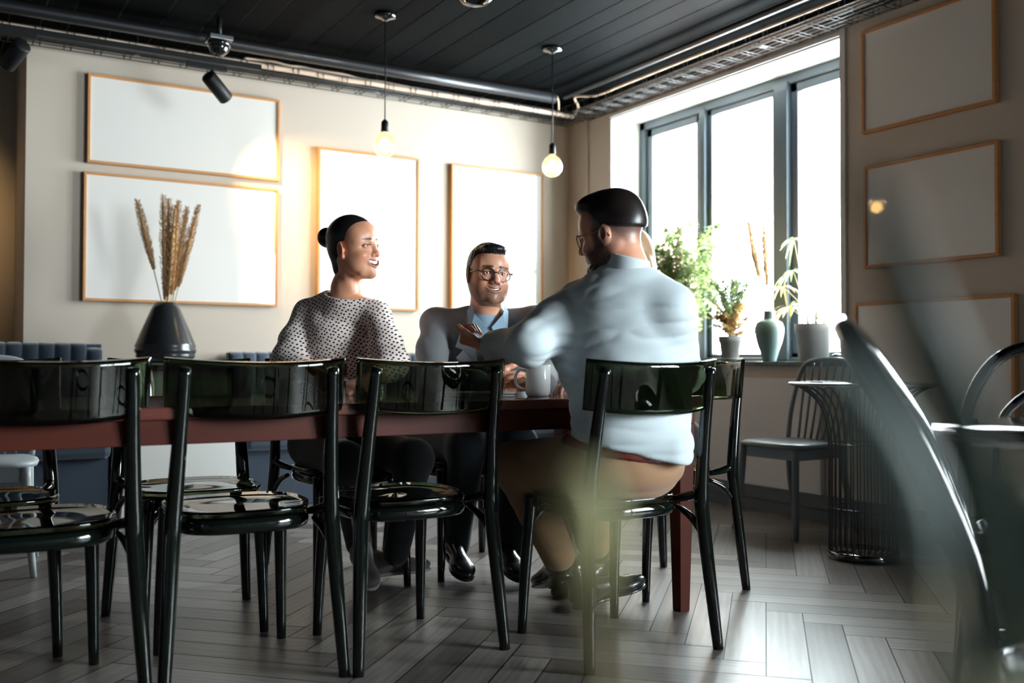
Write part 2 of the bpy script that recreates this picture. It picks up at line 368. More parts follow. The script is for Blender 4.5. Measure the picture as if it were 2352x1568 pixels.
tray('cable_tray', 'black wire cable tray running above the window under the ceiling', (3.87, 5.83, 2.63), (3.87, -1.0, 2.63), (1, 0, 0), .255, .05, 7, .13)
def cable(pts, r, mat, label, name='cable', cat='cable', n=8, sm=4):
    c = Vector(pts[0]); o = MB().tube([Vector(p)-c for p in pts], r, n, smooth=sm).build(name, mat, loc=c); return tag(o, label, cat)
o = MB().span((-1, -.045, 0), (4.95, .045, .055)).build('cable_trunking', 'black', loc=(-.9+.0, 5.94, 2.642)); tag(o, 'thick black cable trunking lying in the tray on the back wall', 'trunking')
wob = lambda a, b, n, s: [tuple(Vector(a).lerp(Vector(b), i/n)+Vector((0, random.uniform(-s, s), random.uniform(-s, s)*.6))) for i in range(n+1)]
cable(wob((-.9, 5.85, 2.668), (4.02, 5.85, 2.655), 34, .004), .017, 'cable_white', 'thick pale cable bundle along the front of the back wall tray')
cable(wob((1.6, 5.865, 2.70), (4.0, 5.88, 2.665), 26, .014), .008, 'cable_white', 'thin pale cable winding beside the thick bundle on the back wall tray')
cable([(4.02, 5.85, 2.66), (3.97, 5.72, 2.69), (3.86, 5.6, 2.72), (3.9, 5.4, 2.69), (3.86, 5.0, 2.67), (3.86, 4.2, 2.67), (3.86, 3, 2.668), (3.86, 1, 2.668), (3.86, -.8, 2.668)], .009, 'cable_white', 'pale cable leaving the corner and running along the window side tray')
cable([(3.84, 5.78, 2.665), (3.80, 5.72, 2.70), (3.77, 5.70, 2.735)], .006, 'cable_white', 'short frayed pale cable end sticking up in the corner', sm=3)
cable([(3.97, 5.6, 2.645), (3.97, 4, 2.645), (3.97, 1, 2.645), (3.97, -.8, 2.645)], .008, 'steel', 'silvery cable inside the tray above the window')
cable([(4.03, 5.6, 2.645), (4.04, 4, 2.645), (4.03, 1, 2.645), (4.03, -.8, 2.645)], .012, 'black', 'black cable inside the tray above the window')
cable([(-.9, 5.62, 2.69), (1, 5.62, 2.69), (3.7, 5.62, 2.69)], .036, 'black_metal', 'fat dark grey pipe along the ceiling in front of the back wall', 'ceiling_pipe', 'pipe', 14, 2)
cable([(3.74, 5.55, 2.69), (3.74, 3, 2.69), (3.74, -1, 2.69)], .02, 'black_metal', 'thin black conduit pipe along the ceiling beside the window tray', 'ceiling_pipe', 'pipe', 12, 2)
cable([(4.125, 5.83, 2.63), (4.13, 5.83, 1.2), (4.13, 5.83, .15)], .006, 'panel', 'thin painted cable conduit running down the wall corner left of the window', 'wall_conduit', 'conduit')
# track spotlights
def spotlight(loc, aim, label, watts, lit):
    root = thing('track_spotlight', label, 'spotlight', loc, 0, 'black track spotlights'); aim = Vector(aim).normalized()
    MB().box((-.03, 0, .075), (.22, .035, .03), None, .003).build('track_adapter', 'black', root)
    MB().tube([(0, 0, .065), (0, 0, .02), tuple(aim*.02)], .008, 8).build('bracket', 'black', root)
    q = aim.to_track_quat('Z', 'Y').to_matrix()
    m = MB().lathe([(.0, -.07), (.036, -.07), (.042, -.063), (.042, .10), (.039, .105), (.034, .10), (.034, .06), (0, .06)], (0, 0, -.0), 28, None, False)
    m.v = [tuple(q @ Vector(v)+aim*.03) for v in m.v]; m.build('lamp_head', 'black', root)
    if lit:
        m = MB().lathe([(.001, 0), (.03, .0)], (0, 0, 0), 20, None, False); m.v = [tuple(q @ (Vector(v)+Vector((0, 0, .065)))+aim*.03) for v in m.v]
        m.build('lamp_lens', 'spot_lens', root, )
        l = bpy.data.lights.new('spot_light', 'SPOT'); l.energy = watts; l.color = (1, .66, .30); l.spot_size = math.radians(72); l.spot_blend = 1.0; l.shadow_soft_size = .025
        lo = bpy.data.objects.new('spot_light', l); COL.objects.link(lo); lo.parent = root
        lo.location = aim*.155; lo.rotation_mode = 'QUATERNION'; lo.rotation_quaternion = (-aim).to_track_quat('Z', 'Y')
    return root
MB_ = MB().span((-.7, -.018, -.015), (1.1, .018, .015)).build('lighting_track', 'black', loc=(.5, 5.5, 2.54)); tag(MB_, 'black lighting track hanging below the cable tray at left', 'track')
spotlight((1.325, 5.5, 2.425), (.80, .50, -.62), 'black cylinder spotlight tilted right, above the upper left picture', 130, True)
spotlight((.36, 5.5, 2.44), (-.42, .85, -.50), 'black cylinder spotlight at the far left edge, tilted left', 60, True)
# surveillance dome
root = thing('dome_camera', 'glossy black dome camera on a pale square base on the ceiling', 'camera', (1.336, 5.394, 2.64))
MB().tube([(0, 0, 0), (0, 0, .11)], .014, 10).build('stem', 'black', root)
MB().box((0, 0, -.012), (.125, .125, .024), None, .003).build('base_plate', 'steel', root)
MB().lathe([(.062, -.024), (.062, -.05)], (0, 0, 0), 32).ball((0, 0, -.05), .056, 14).build('dome', 'gloss_black', root)
o = MB().lathe([(.20, .11), (.19, .0), (.12, -.07), (.03, -.09), (.001, -.09)], (0, 0, 0), 9).build('ceiling_lamp', 'gloss_black'); o.location = (2.266, 4.15, 2.65); o.scale = (.55, .55, .55)
o.data.materials.clear(); o.data.materials.append(glass_mat('smoked_lampshade', (.18, .2, .2), .12)); tag(o, 'smoked glass faceted lampshade cut off by the top edge', 'lamp')
# pendant bulbs
def pendant(x, y, zb, label):
    root = thing('pendant_bulb', label, 'pendant lamp', (x, y, ZC), 0, 'bare globe bulbs on black cords')
    MB().lathe([(.0, -.035), (.014, -.035), (.022, -.028), (.055, -.022), (.060, -.012), (.060, 0)], (0, 0, 0), 28).build('ceiling_rose', 'gloss_black', root)
    h = zb-ZC
    MB().tube([(0, 0, -.03), (.002, .001, h*.5), (0, 0, h+.125)], .0035, 8).build('cord', 'black', root)
    MB().lathe([(0, h+.135), (.008, h+.133), (.019, h+.12), (.021, h+.066), (.018, h+.064)], (0, 0, 0), 20).build('socket', 'black', root)
    g = MB().lathe([(.016, h+.068), (.022, h+.058), (.045, h+.038), (.0585, h+.012), (.0625, h-.012), (.058, h-.036), (.042, h-.058), (.02, h-.071), (.001, h-.0745)], (0, 0, 0), 32, None, False).build('bulb', 'globe', root)
    f = MB()
    for k in range(6):
        a = k*PI/3; f.tube([(.010*math.cos(a), .010*math.sin(a), h+.045), (.013*math.cos(a), .013*math.sin(a), h-.035)], .0016, 5)
    f.build('filament', 'filament', g)
    l = bpy.data.lights.new('bulb_light', 'POINT'); l.energy = 20; l.color = (1, .72, .4); l.shadow_soft_size = .06
    lo = bpy.data.objects.new('bulb_light', l); COL.objects.link(lo); lo.parent = root; lo.location = (0, 0, h)
    return root
pendant(2.10, 4.87, 2.04, 'glowing globe pendant bulb on black cord, the left of two')
pendant(3.19, 4.87, 2.04, 'glowing globe pendant bulb on black cord, nearer the corner')
# ------------------------------------------------------------------ banquettes, cabinet, vase of pampas
def banquette(x0, x1, y0, ztop, label, rr=.06):
    root = thing('banquette', label, 'bench', ((x0+x1)/2, y0, 0), 0, 'navy banquettes on the back wall'); L = x1-x0
    n = max(2, round(L/.082)); m = MB()
    for i in range(n):
        a = -L/2+L*i/n; b = a+L/n
        zt = ztop-(rr*(1-math.sqrt(max(0, 1-max(0, (1-(L/2-b+.01)/rr))**2))) if L/2-b < rr and L/2-b > -.001 else 0)
        def fn(u, v, a=a, b=b, zt=zt):
            t = PI*u; px = (a+b)/2-math.cos(t)*(b-a)/2; bul = .012*math.sin(t)
            if v < .7: return (px, .36-bul, .47+(zt-.03-.47)*v/.7)
            w_ = (v-.7)/.3*PI*.5; return (px, .36+.05-.05*math.cos(w_)-bul*math.cos(w_), zt-.03+.03*math.sin(w_)+bul*.4*math.sin(w_))
        m.grid(fn, 6, 12)
    m.span((-L/2, .40, .1), (L/2, .46, ztop-.004)); m.build('backrest', 'navy', root)
    MB().box((0, .2, .40), (L, .40, .13), None, .03).build('seat_cushion', 'navy', root)
    MB().box((0, .22, .17), (L-.02, .36, .33)).build('base', 'navy', root)
banquette(-1.2, .83, 5.58, .955, 'navy channel-tufted banquette back at the far left, behind the see-through chairs')
banquette(1.56, 3.9, 5.60, .912, 'navy channel-tufted banquette behind the seated woman')
root = thing('side_cabinet', 'low white cabinet with dark wooden top between the banquettes, under the big vase', 'cabinet', (1.2, 5.82, 0))
MB().box((0, 0, .40), (.68, .42, .80), None, .004).build('body', 'white', root)
MB().box((0, -.01, .815), (.70, .46, .03), None, .004).build('top', 'darkwood', root)
VX, VY, VZ = 1.12, 5.66, .832
root = thing('vase', 'large conical charcoal vase with ridged lower band holding dried pampas grass', 'vase', (VX, VY, VZ))
MB().lathe([(.10, 0), (.125, .012), (.152, .04), (.160, .052), (.155, .060), (.163, .075), (.166, .085), (.160, .094), (.163, .108), (.157, .122), (.135, .18), (.105, .25), (.078, .315), (.058, .352), (.048, .352), (.052, .33)], (0, 0, 0), 48).build('body', 'ceramic_dark', root)
def plume(m, base, tip, wid, frac=.6, n=260, hair=.035, ht=.0045):
    base = Vector(base); tip = Vector(tip); ax = (tip-base)
    for i in range(n):
        t = 1-frac*random.random()**.8; p = base+ax*t; k = (1-t)/frac; w_ = wid*math.sin(PI*min(1, k*.85+.12))**.7
        a = random.random()*2*PI; d = (Vector((math.cos(a), math.sin(a), random.uniform(.8, 2.2)))).normalized()
        q = p+Vector((math.cos(a), math.sin(a), 0))*w_*random.random()
        e = q+d*hair*random.uniform(.6, 1.3); s_ = d.cross(Vector((random.random(), random.random(), .1))).normalized()*ht
        m.add([q-s_, q+s_, e], [(0, 1, 2)], False)
    m.tube([base+ax*(1-frac), base+ax*(1-frac*.5), tip], [wid*.3, wid*.55, .003], 7)
gr = [((.01, 0), (-.155, .03, .92), .024, .55), ((0, 0), (-.02, .0, .955), .024, .8), ((.01, .01), (.015, .02, .94), .024, .8), ((.02, 0), (.065, .0, .93), .026, .75), ((.02, .01), (.115, .02, .90), .026, .7), ((.02, .01), (.175, .0, .915), .022, .68), ((.0, -.01), (.04, -.03, .90), .026, .75)]
for i, (b_, t_, w_, fr) in enumerate(gr):
    root = thing('pampas_stem', ['dried pampas plume leaning left, apart from the bunch in the big vase', 'tall pampas plume at the left side of the dense bunch, dark vase', 'thick pampas plume just left of the middle of the dense bunch', 'pampas plume right of the middle of the dense bunch, dark vase', 'pampas plume second from the right edge of the bunch, dark vase', 'dried pampas plume leaning furthest right in the big dark vase', 'short front pampas plume in the middle of the dense bunch'][i], 'dried grass', (VX, VY, VZ+.20), 0, 'pampas grass in the big vase')
    m = MB(); base = Vector((b_[0], b_[1], .02)); tip = Vector(t_)-Vector((0, 0, .20+.0)); plume(m, base, tip, w_, fr, 2200, .015, .0016); m.build('plume', 'pampas', root)
    MB().tube([base, base+(tip-base)*(1-fr+.05)], .003, 6).build('stem', 'stem', root)
# ------------------------------------------------------------------ long table
TY0, TY1, TZ = 2.54, 3.37, .742
root = thing('long_table', 'long dark reddish-brown wooden table the four people sit around', 'table', (.9, (TY0+TY1)/2, 0))
LX0, LX1 = -.8-.9, 2.29-.9; HY = (TY1-TY0)/2
MB().box(((LX0+LX1)/2, 0, TZ-.016), (LX1-LX0, 2*HY, .032), None, .005).build('tabletop', 'top_wood', root)
ap = MB()
for s_ in (-1, 1): ap.box(((LX0+LX1)/2, s_*(HY-.025), TZ-.064), (LX1-LX0-.06, .022, .064))
for x in (LX0+.04, LX1-.04): ap.box((x, 0, TZ-.064), (.022, 2*HY-.07, .064))
ap.build('apron', 'red_wood', root, bevel=.002)
for x in (LX0+.07, LX1-.055):
    for y in (-HY+.055, HY-.055):
        m = MB(); a, b = .034, .021
        m.add([(sx*h_+x, sy*h_+y, z) for z, h_ in ((TZ-.034, a), (TZ-.15, a), (0, b)) for sx, sy in ((-1, -1), (1, -1), (1, 1), (-1, 1))],
              [(3, 2, 1, 0)]+[(i*4+k, i*4+(k+1) % 4, (i+1)*4+(k+1) % 4, (i+1)*4+k) for i in (0, 1) for k in range(4)]+[(8, 9, 10, 11)], False)
        m.build('leg', 'red_wood', root, bevel=.003)
# mug and papers
root = thing('mug', 'white ceramic mug with a ring handle on the dark table', 'mug', (1.735, 2.735, TZ))
MB().lathe([(.0, .0), (.031, .0), (.037, .004), (.041, .013), (.042, .025), (.042, .103), (.0405, .105), (.039, .103), (.038, .02), (.03, .01), (0, .009)], (0, 0, 0), 40, None, False).build('cup', 'mug', root)
e = Vector((-.86, .51, 0)).normalized()
MB().tube([e*.040+Vector((0, 0, .084)), e*.058+Vector((0, 0, .089)), e*.072+Vector((0, 0, .075)), e*.075+Vector((0, 0, .052)), e*.066+Vector((0, 0, .032)), e*.040+Vector((0, 0, .022))], .0052, 10, smooth=4).build('handle', 'mug', root)
for i, (x, y, z, rz, lab) in enumerate([(1.55, 2.80, TZ+.0042, .25, 'white paper sheet lying flat under the folded notepad'), (1.56, 2.81, TZ+.0135, .12, 'thin white notepad on the table left of the mug')]):
    m = MB().box((0, 0, 0), (.21, .13, .0075 if i else .006), None, .001); o = m.build('paper_sheet' if i == 0 else 'notepad', 'sheet', loc=(x, y, z), rot=(0, 0, rz)); tag(o, lab, 'paper')
# ------------------------------------------------------------------ smoked plastic chairs
SEAT = .455
def make_chair(label, grp):
    t = thing('smoked_plastic_chair', label, 'chair', (0, 0, 0), 0, grp)
    def seatrad(a): return .222 if math.sin(a) > -.2 else .205
    n = 48; prof = [(0, 0), (.6, -.006), (.9, -.003), (.985, .004), (1, -.002), (.99, -.016), (.9, -.014), (.5, -.017), (0, -.017)]
    vs = []; fs = []
    for r_, z in prof:
        for k in range(n):
            a = 2*PI*k/n; q = seatrad(a)*r_; ce, se = math.cos(a), math.sin(a)
            sq = (abs(ce)**3.2+abs(se)**3.2)**(-1/3.2)*.9; vs.append((q*ce*min(sq, 1.12), q*se*min(sq, 1.12)+.005, SEAT+z))
    for i in range(len(prof)-1):
        for k in range(n): fs.append((i*n+k, (i+1)*n+k, (i+1)*n+(k+1) % n, i*n+(k+1) % n))
    MB().add(vs, fs).build('seat', 'smoke', t)
    rg = []
    for k in range(40):
        a = 2*PI*k/40; ce, se = math.cos(a), math.sin(a); sq = min(1.1, (abs(ce)**3.2+abs(se)**3.2)**(-1/3.2)*.9); rg.append((.197*ce*sq, .192*se*sq+.005, SEAT-.038))
    MB().tube(rg, .011, 8, closed=True, flat=1.9, up=(0, 0, 1)).build('seat_ring', 'smoke_thick', t)
    for s_ in (-1, 1):
        MB().tube([(s_*.236, -.245, 0), (s_*.226, -.228, .16), (s_*.213, -.205, .38), (s_*.208, -.203, .47), (s_*.200, -.225, .64), (s_*.193, -.258, .825), (s_*.193, -.259, .835)], [.0160, .0190, .0220, .0225, .0195, .0165, .010], 12, smooth=4).build('rear_leg', 'smoke_thick', t)
        MB().tube([(s_*.182, .20, 0), (s_*.176, .19, .2), (s_*.168, .172, .40), (s_*.168, .17, .435)], [.0140, .0175, .0215, .0215], 12, smooth=3).build('front_leg', 'smoke_thick', t)
        MB().tube([(s_*.171, .178, .30), (s_*.155, .165, .365), (s_*.11, .155, .41)], [.008, .011, .008], 8, smooth=4).build('brace', 'smoke_thick', t)
        MB().tube([(s_*.215, -.205, .33), (s_*.205, -.16, .385), (s_*.19, -.10, .415)], [.009, .012, .008], 8, smooth=4).build('brace', 'smoke_thick', t)
        MB().tube([(s_*.208, -.205, .47), (s_*.20, -.17, .452), (s_*.17, -.12, .438)], [.012, .015, .01], 8, smooth=4).build('brace', 'smoke_thick', t)
    def fn(u, v):
        x = (u-.5)*2; y = -.285+.062*abs(x)**2.2-.02*v; top = .868-.012*(1-x*x); bot = .725-.018*(1-x*x)
        return (x*.238, y+.012, bot+(top-bot)*v)
    MB().grid(fn, 36, 10, .012).build('backrest', 'smoke', t)
    return t
GN = 'see-through chairs on the near side of the table'; GF = 'see-through chairs on the far side of the table'
ch = make_chair('smoked see-through chair in the foreground that the bearded man sits on', GN); ch.location = (1.795, 2.435, 0)
def chair(x, y, rz, label, g): c = dup(ch, (x, y, 0), rz, label); c['group'] = g; return c
chair(1.235, 2.748, .03, 'empty smoked see-through chair beside the bearded man, in front of the woman', GN)
chair(.750, 2.772, -.04, 'empty smoked see-through chair, second from the left on the near side', GN)
chair(.225, 2.775, .02, 'empty smoked see-through chair cut by the left edge, near side', GN)
chair(.135, 3.30, PI+.03, 'empty smoked see-through chair pushed under the far side, furthest left', GF)
chair(.74, 3.27, PI-.03, 'empty smoked see-through chair pushed under the far side, left of the woman', GF)
chair(1.385, 3.60, PI+.02, 'smoked see-through chair under the woman in the dotted blouse', GF)
chair(1.90, 3.60, PI-.02, 'smoked see-through chair under the man in the grey jacket', GF)
chair(2.40, 2.935, PI/2+.02, 'smoked see-through chair at the window end of the table, under the fair-haired person', 'see-through chair at the end of the table')
# ------------------------------------------------------------------ spindle-back wooden chairs
def spindle_chair(mat, label, loc, rz):
    t = thing('spindle_back_chair', label, 'chair', loc, rz)
    n = 40; vs = []; fs = []
    for r_, z in [(0, 0), (.9, .003), (1, -.006), (.97, -.022), (0, -.022)]:
        for k in range(n):
            a = 2*PI*k/n; ce, se = math.cos(a), math.sin(a); q = (abs(ce)**4+abs(se)**4)**(-.25)*.215*r_; vs.append((q*ce*(1.0+.06*se), q*se, .455+z))
    for i in range(4):
        for k in range(n): fs.append((i*n+k, (i+1)*n+k, (i+1)*n+(k+1) % n, i*n+(k+1) % n))
    MB().add(vs, fs).build('seat', mat, t)
    MB().box((0, .155, .405), (.33, .02, .058)).box((0, -.155, .405), (.33, .02, .058)).box((.165, 0, .405), (.02, .31, .058)).box((-.165, 0, .405), (.02, .31, .058)).build('apron', mat, t)
    for sx in (-1, 1):
        MB().tube([(sx*.205, .20, 0), (sx*.18, .175, .25), (sx*.172, .165, .435)], [.012, .018, .019], 12, smooth=3).build('leg', mat, t)
        MB().tube([(sx*.205, -.25, 0), (sx*.18, -.19, .25), (sx*.175, -.17, .435)], [.012, .018, .019], 12, smooth=3).build('leg', mat, t)
    MB().tube([(-.185, -.18, .45), (-.195, -.215, .60), (-.178, -.262, .78), (-.135, -.283, .855), (0, -.29, .872), (.135, -.283, .855), (.178, -.262, .78), (.195, -.215, .60), (.185, -.18, .45)], .0125, 12, smooth=5).build('back_hoop', mat, t)
    for k in range(7):
        x = (k-3)*.047; MB().tube([(x*.85, -.185, .45), (x, -.235, .62), (x*1.05, -.284, .862-abs(x)*.09)], .0065, 8, smooth=2).build('spindle', mat, t)
    return t
spindle_chair('grey_wood', 'grey painted wooden chair with curved spindle back under the window', (3.765, 3.52, 0), PI/2+.02)
spindle_chair('pale_wood', 'pale grey wooden chair partly hidden beneath the table at far left', (.17, 4.50, 0), PI-.10)
# ------------------------------------------------------------------ wire side table
root = thing('wire_side_table', 'round side table on a cage of thin black wires beside the grey chair', 'table', (3.52, 2.88, 0))
MB().lathe([(0, .755), (.298, .755), (.305, .760), (.305, .766), (.30, .770), (0, .770)], (0, 0, 0), 56, None, False).build('tabletop', 'pane', root)
MB().tube([(.308*math.cos(a), .308*math.sin(a), .763) for a in [2*PI*k/48 for k in range(48)]], .006, 8, closed=True).tube([(.22*math.cos(a), .22*math.sin(a), .752) for a in [2*PI*k/48 for k in range(48)]], .003, 6, closed=True).build('rim', 'steel', root)
MB().lathe([(0, 0), (.148, 0), (.150, .004), (.150, .03), (.144, .034), (0, .034)], (0, 0, 0), 48, None, False).build('base', 'gloss_black', root)
rg = MB()
for z, r_ in ((.22, .140), (.50, .138)): rg.tube([(r_*math.cos(a), r_*math.sin(a), z) for a in [2*PI*k/40 for k in range(40)]], .003, 6, closed=True)
rg.build('hoop', 'black_metal', root)
for k in range(30):
    a = 2*PI*k/30; f = lambda r_, z: (r_*math.cos(a), r_*math.sin(a), z)
    MB().tube([f(.143, .02), f(.141, .3), f(.143, .52), f(.175, .66), f(.245, .735), f(.30, .757)], .0034, 6, smooth=4).build('rod', 'black_metal', root)
# ------------------------------------------------------------------ window sill: pots, vase, plants
ZS = .861
def leaf(m, p, d, L, w_, droop=.3, n=4, wd=None):
    p = Vector(p); d = Vector(d).normalized(); s_ = d.cross(Vector((0, 0, 1)))
    s_ = (s_.normalized() if s_.length > .05 else Vector((1, 0, 0))); s_ = (s_*math.cos(wd or 0)+s_.cross(d)*math.sin(wd or 0)) if wd else s_
    L_, R_ = [], []
    for i in range(n+1):
        t = i/n; c = p+d*L*t+Vector((0, 0, -droop*L*t*t)); ww = w_*math.sin(PI*min(.97, .12+t*.86))**.8/2; L_.append(c-s_*ww); R_.append(c+s_*ww)
    k = len(L_); m.add(L_+R_, [(i, i+1, k+i+1, k+i) for i in range(k-1)])
def rnd_dir(up=.2): a = random.random()*2*PI; return Vector((math.cos(a), math.sin(a), random.uniform(-.3, .8)+up))
def pot(root, prof, mat, soil=.8):
    MB().lathe(prof, (0, 0, 0), 36).build('pot', mat, root)
# trailing bushy plant behind the bearded man
root = thing('bushy_plant', 'bushy green trailing plant on the sill behind the bearded man', 'plant', (4.26, 4.98, ZS))
pot(root, [(.06, 0), (.065, .004), (.085, .14), (.09, .142), (.09, .165), (.08, .165), (.075, .15)], 'pot_white')
fo, st = MB(), MB()
for k in range(80):
    a = random.random()*2*PI; r1 = random.uniform(.05, .34); h = random.uniform(.36, .90); end = Vector((math.cos(a)*r1*.55, math.sin(a)*r1*1.15, h))
    mid = Vector((math.cos(a)*r1*.3, math.sin(a)*r1*.5, h*.7+.1)); tip = end-Vector((0, 0, random.uniform(.02, .28)))
    P, _ = catmull([Vector((0, 0, .15)), mid, end, tip+Vector((math.cos(a)*.02, math.sin(a)*.05, 0))], [0]*4, 7, False); st.tube(P, .0026, 5)
    for p in P[4:]:
        for _ in range(7): leaf(fo, p+Vector([random.uniform(-.015, .015) for _ in range(3)]), rnd_dir(0), random.uniform(.028, .05), .019, .3, 3)
fo.build('foliage', 'leaf', root); st.build('stems', 'stem', root)
# golden fern in a clay pot on a saucer
root = thing('fern', 'feathery golden-green fern in a weathered clay pot on the sill', 'plant', (4.22, 4.44, ZS))
MB().lathe([(0, 0), (.045, 0), (.075, .016), (.078, .02), (.07, .02), (.04, .008)], (0, 0, 0), 32).build('saucer', 'pot_white', root)
MB().lathe([(.045, .012), (.052, .016), (.065, .115), (.071, .118), (.073, .155), (.066, .155), (.06, .13)], (0, 0, 0), 36).build('pot', 'clay', root)
for nm, mt, nn, hh in (('foliage', 'leaf', 44, (.24, .42)), ('dry_foliage', 'leaf_dry', 44, (.08, .26))):
    fo = MB()
    for k in range(nn):
        a = random.random()*2*PI; r1 = random.uniform(.04, .17); h = random.uniform(*hh)+.1
        P, _ = catmull([Vector((0, 0, .14)), Vector((math.cos(a)*r1*.4, math.sin(a)*r1*.5, h*.7+.04)), Vector((math.cos(a)*r1, math.sin(a)*r1*1.2, h))], [0]*3, 8, False)
        fo.tube(P, .002, 4)
        for p in P[5:]:
            for _ in range(8): leaf(fo, p, rnd_dir(0), random.uniform(.025, .055), .010, .2, 3)
    fo.build(nm, mt, root)
# sage vase with pampas plumes
VS = (4.19, 4.085, ZS)
root = thing('vase', 'sage green ceramic vase with narrow neck in the middle of the window sill', 'vase', VS)
MB().lathe([(0, 0), (.036, 0), (.040, .006), (.052, .05), (.072, .11), (.0835, .165), (.084, .195), (.074, .225), (.052, .240), (.036, .245), (.034, .25), (.031, .285), (.034, .295), (.028, .295), (.024, .26)], (0, 0, 0), 48, None, False).build('body', 'green_ceramic', root)
for b_, t_, w_, fr, lab in [((0, 0), (.03, .205, .86), .017, .58, 'dry pampas plume leaning left in the sage vase'), ((0, 0), (.0, .045, .83), .016, .62, 'straight dry pampas plume in the sage vase'), ((0, .0), (-.02, .12, .70), .010, .4, 'small thin dry plume between the two in the sage vase')]:
    r_ = thing('pampas_stem', lab, 'dried grass', (VS[0], VS[1], VS[2]+.2), 0, 'pampas in the sage vase'); m = MB(); base = Vector((0, 0, .0)); tip = Vector(t_)-Vector((0, 0, .2)); plume(m, base, tip, w_, fr, 1100, .02, .0026); m.build('plume', 'pampas', r_)
    MB().tube([base, base+(tip-base)*(1-fr+.05)], .0042, 6).build('stem', 'stem', r_)
# papyrus-like plant in a pale pot
root = thing('umbrella_plant', 'tall sparse ribbon-leaved plant in a pale pot, right end of the sill', 'plant', (4.22, 3.78, ZS))
MB().lathe([(0, 0), (.075, 0), (.08, .006), (.094, .16), (.100, .162), (.104, .21), (.096, .21), (.09, .17), (0, .17)], (0, 0, 0), 40, None, False).build('pot', 'pot_white', root)
st, fo, dr = MB(), MB(), MB()
tops = [((.02, .07), (.03, .17, .70), 'g'), ((.0, .06), (0, .15, .52), 'g'), ((.01, .08), (.0, .225, .43), 'd'), ((.0, .05), (-.02, .155, .31), 'd'), ((0, .04), (0, .10, .33), 'g')]
for b_, t_, kk in tops:
    st.tube([(b_[0]*.4, b_[1]*.4, .16), (b_[0], b_[1], .3 if t_[2] > .4 else .22), t_], .0025, 6, smooth=4); m = fo if kk == 'g' else dr
    for k in range(12):
        a = 2*PI*k/12+random.random(); leaf(m, t_, (math.cos(a)*.5, math.sin(a), random.uniform(-.2, .5)), random.uniform(.08, .16), .012, .75, 7)
for k in range(14):
    a = random.uniform(-2.6, -.4); r1 = random.uniform(.03, .14); h = random.uniform(.25, .62)
    st.tube([(0, 0, .16), (math.cos(a)*r1*.3, math.sin(a)*r1*.5, h*.6), (math.cos(a)*r1*.4, math.sin(a)*r1, h)], .0026, 5, smooth=3)
    for q in range(5): leaf(st, (math.cos(a)*r1*.35, math.sin(a)*r1*.8, h*(.55+.09*q)), rnd_dir(.2), .045, .011, .2, 3)
for k in range(26):
    a = random.random()*2*PI; leaf(dr, (math.cos(a)*.05, math.sin(a)*.05, .16), (math.cos(a)*.25, math.sin(a)*.25, 1), random.uniform(.05, .12), .009, .1, 3)
st.build('stems', 'stem', root); fo.build('foliage', 'leaf', root); dr.build('dry_foliage', 'leaf_dry', root)
for k, (lab, y, z) in enumerate([('small dark pebble on the sill right of the pale pot', 3.60, ZS), ('smooth grey pebble at the right end of the sill', 3.555, ZS)]):
    o = MB().ball((0, 0, .022), .022, 10, (1.3, 1.5, 1)).build('pebble', 'steel' if k else 'marble', loc=(4.2, y, z)); tag(o, lab, 'stone')
# ------------------------------------------------------------------ foreground right: bentwood chairs, bistro table
def bentwood(label, loc, rz, lean=.11):
    t = thing('bentwood_chair', label, 'chair', loc, rz, 'black bentwood chairs by the bistro table'); r_ = .0155
    hp = lambda z: -.20-lean*max(0, (z-.46)/.43)**2.1
    o_ = [(-.215, -.235, 0), (-.20, -.205, .25), (-.195, hp(.46), .46), (-.193, hp(.62), .62), (-.180, hp(.76), .76), (-.115, hp(.87), .87), (0, hp(.905), .905)]
    MB().tube(o_+[(-x, y, z) for x, y, z in o_[-2::-1]], r_, 14, smooth=6).build('outer_hoop', 'gloss_black', t)
    i_ = [(-.11, -.19, .46), (-.118, hp(.60)+.004, .60), (-.10, hp(.73)+.004, .73), (0, hp(.80)+.004, .80)]
    MB().tube(i_+[(-x, y, z) for x, y, z in i_[-2::-1]], .0115, 12, smooth=6).build('inner_hoop', 'gloss_black', t)
    MB().tube([(.205*math.cos(a), .205*math.sin(a), .465) for a in [2*PI*k/40 for k in range(40)]], .017, 12, closed=True, flat=1.3).build('seat_ring', 'gloss_black', t)
    MB().lathe([(0, .462), (.19, .466), (.195, .472), (0, .474)], (0, 0, 0), 40, None, False).build('seat', 'gloss_black', t)
    for s_ in (-1, 1): MB().tube([(s_*.20, .20, 0), (s_*.17, .16, .25), (s_*.155, .14, .46)], [.012, .015, .016], 12, smooth=3).build('front_leg', 'gloss_black', t)
    MB().tube([(.155*math.cos(a), .155*math.sin(a), .22) for a in [2*PI*k/36 for k in range(36)]], .009, 8, closed=True).build('leg_ring', 'gloss_black', t)
    return t
ang = lambda dx, dy: math.atan2(-dx, dy)
bentwood('black bentwood chair seen side-on, big and blurred at the right foreground', (1.25, .585, 0), ang(.586, -.81), .15)
bentwood('black bentwood chair beyond the bistro table at the right edge', (2.16, 1.25, 0), ang(-.72, -.42), .06)
root = thing('bistro_table', 'round bistro table with metal rim at the right foreground', 'table', (1.70, .80, 0))
MB().lathe([(0, .732), (.335, .732), (.345, .738), (.345, .752), (0, .752)], (0, 0, 0), 56, None, False).build('tabletop', 'gloss_black', root)
MB().tube([(.347*math.cos(a), .347*math.sin(a), .744) for a in [2*PI*k/56 for k in range(56)]], .0075, 8, closed=True).build('rim', 'chrome', root)
MB().tube([(0, 0, .03), (0, 0, .73)], .025, 16).build('pole', 'gloss_black', root)
MB().lathe([(0, 0), (.20, 0), (.20, .012), (.05, .035), (0, .04)], (0, 0, 0), 48, None, False).build('base', 'gloss_black', root)
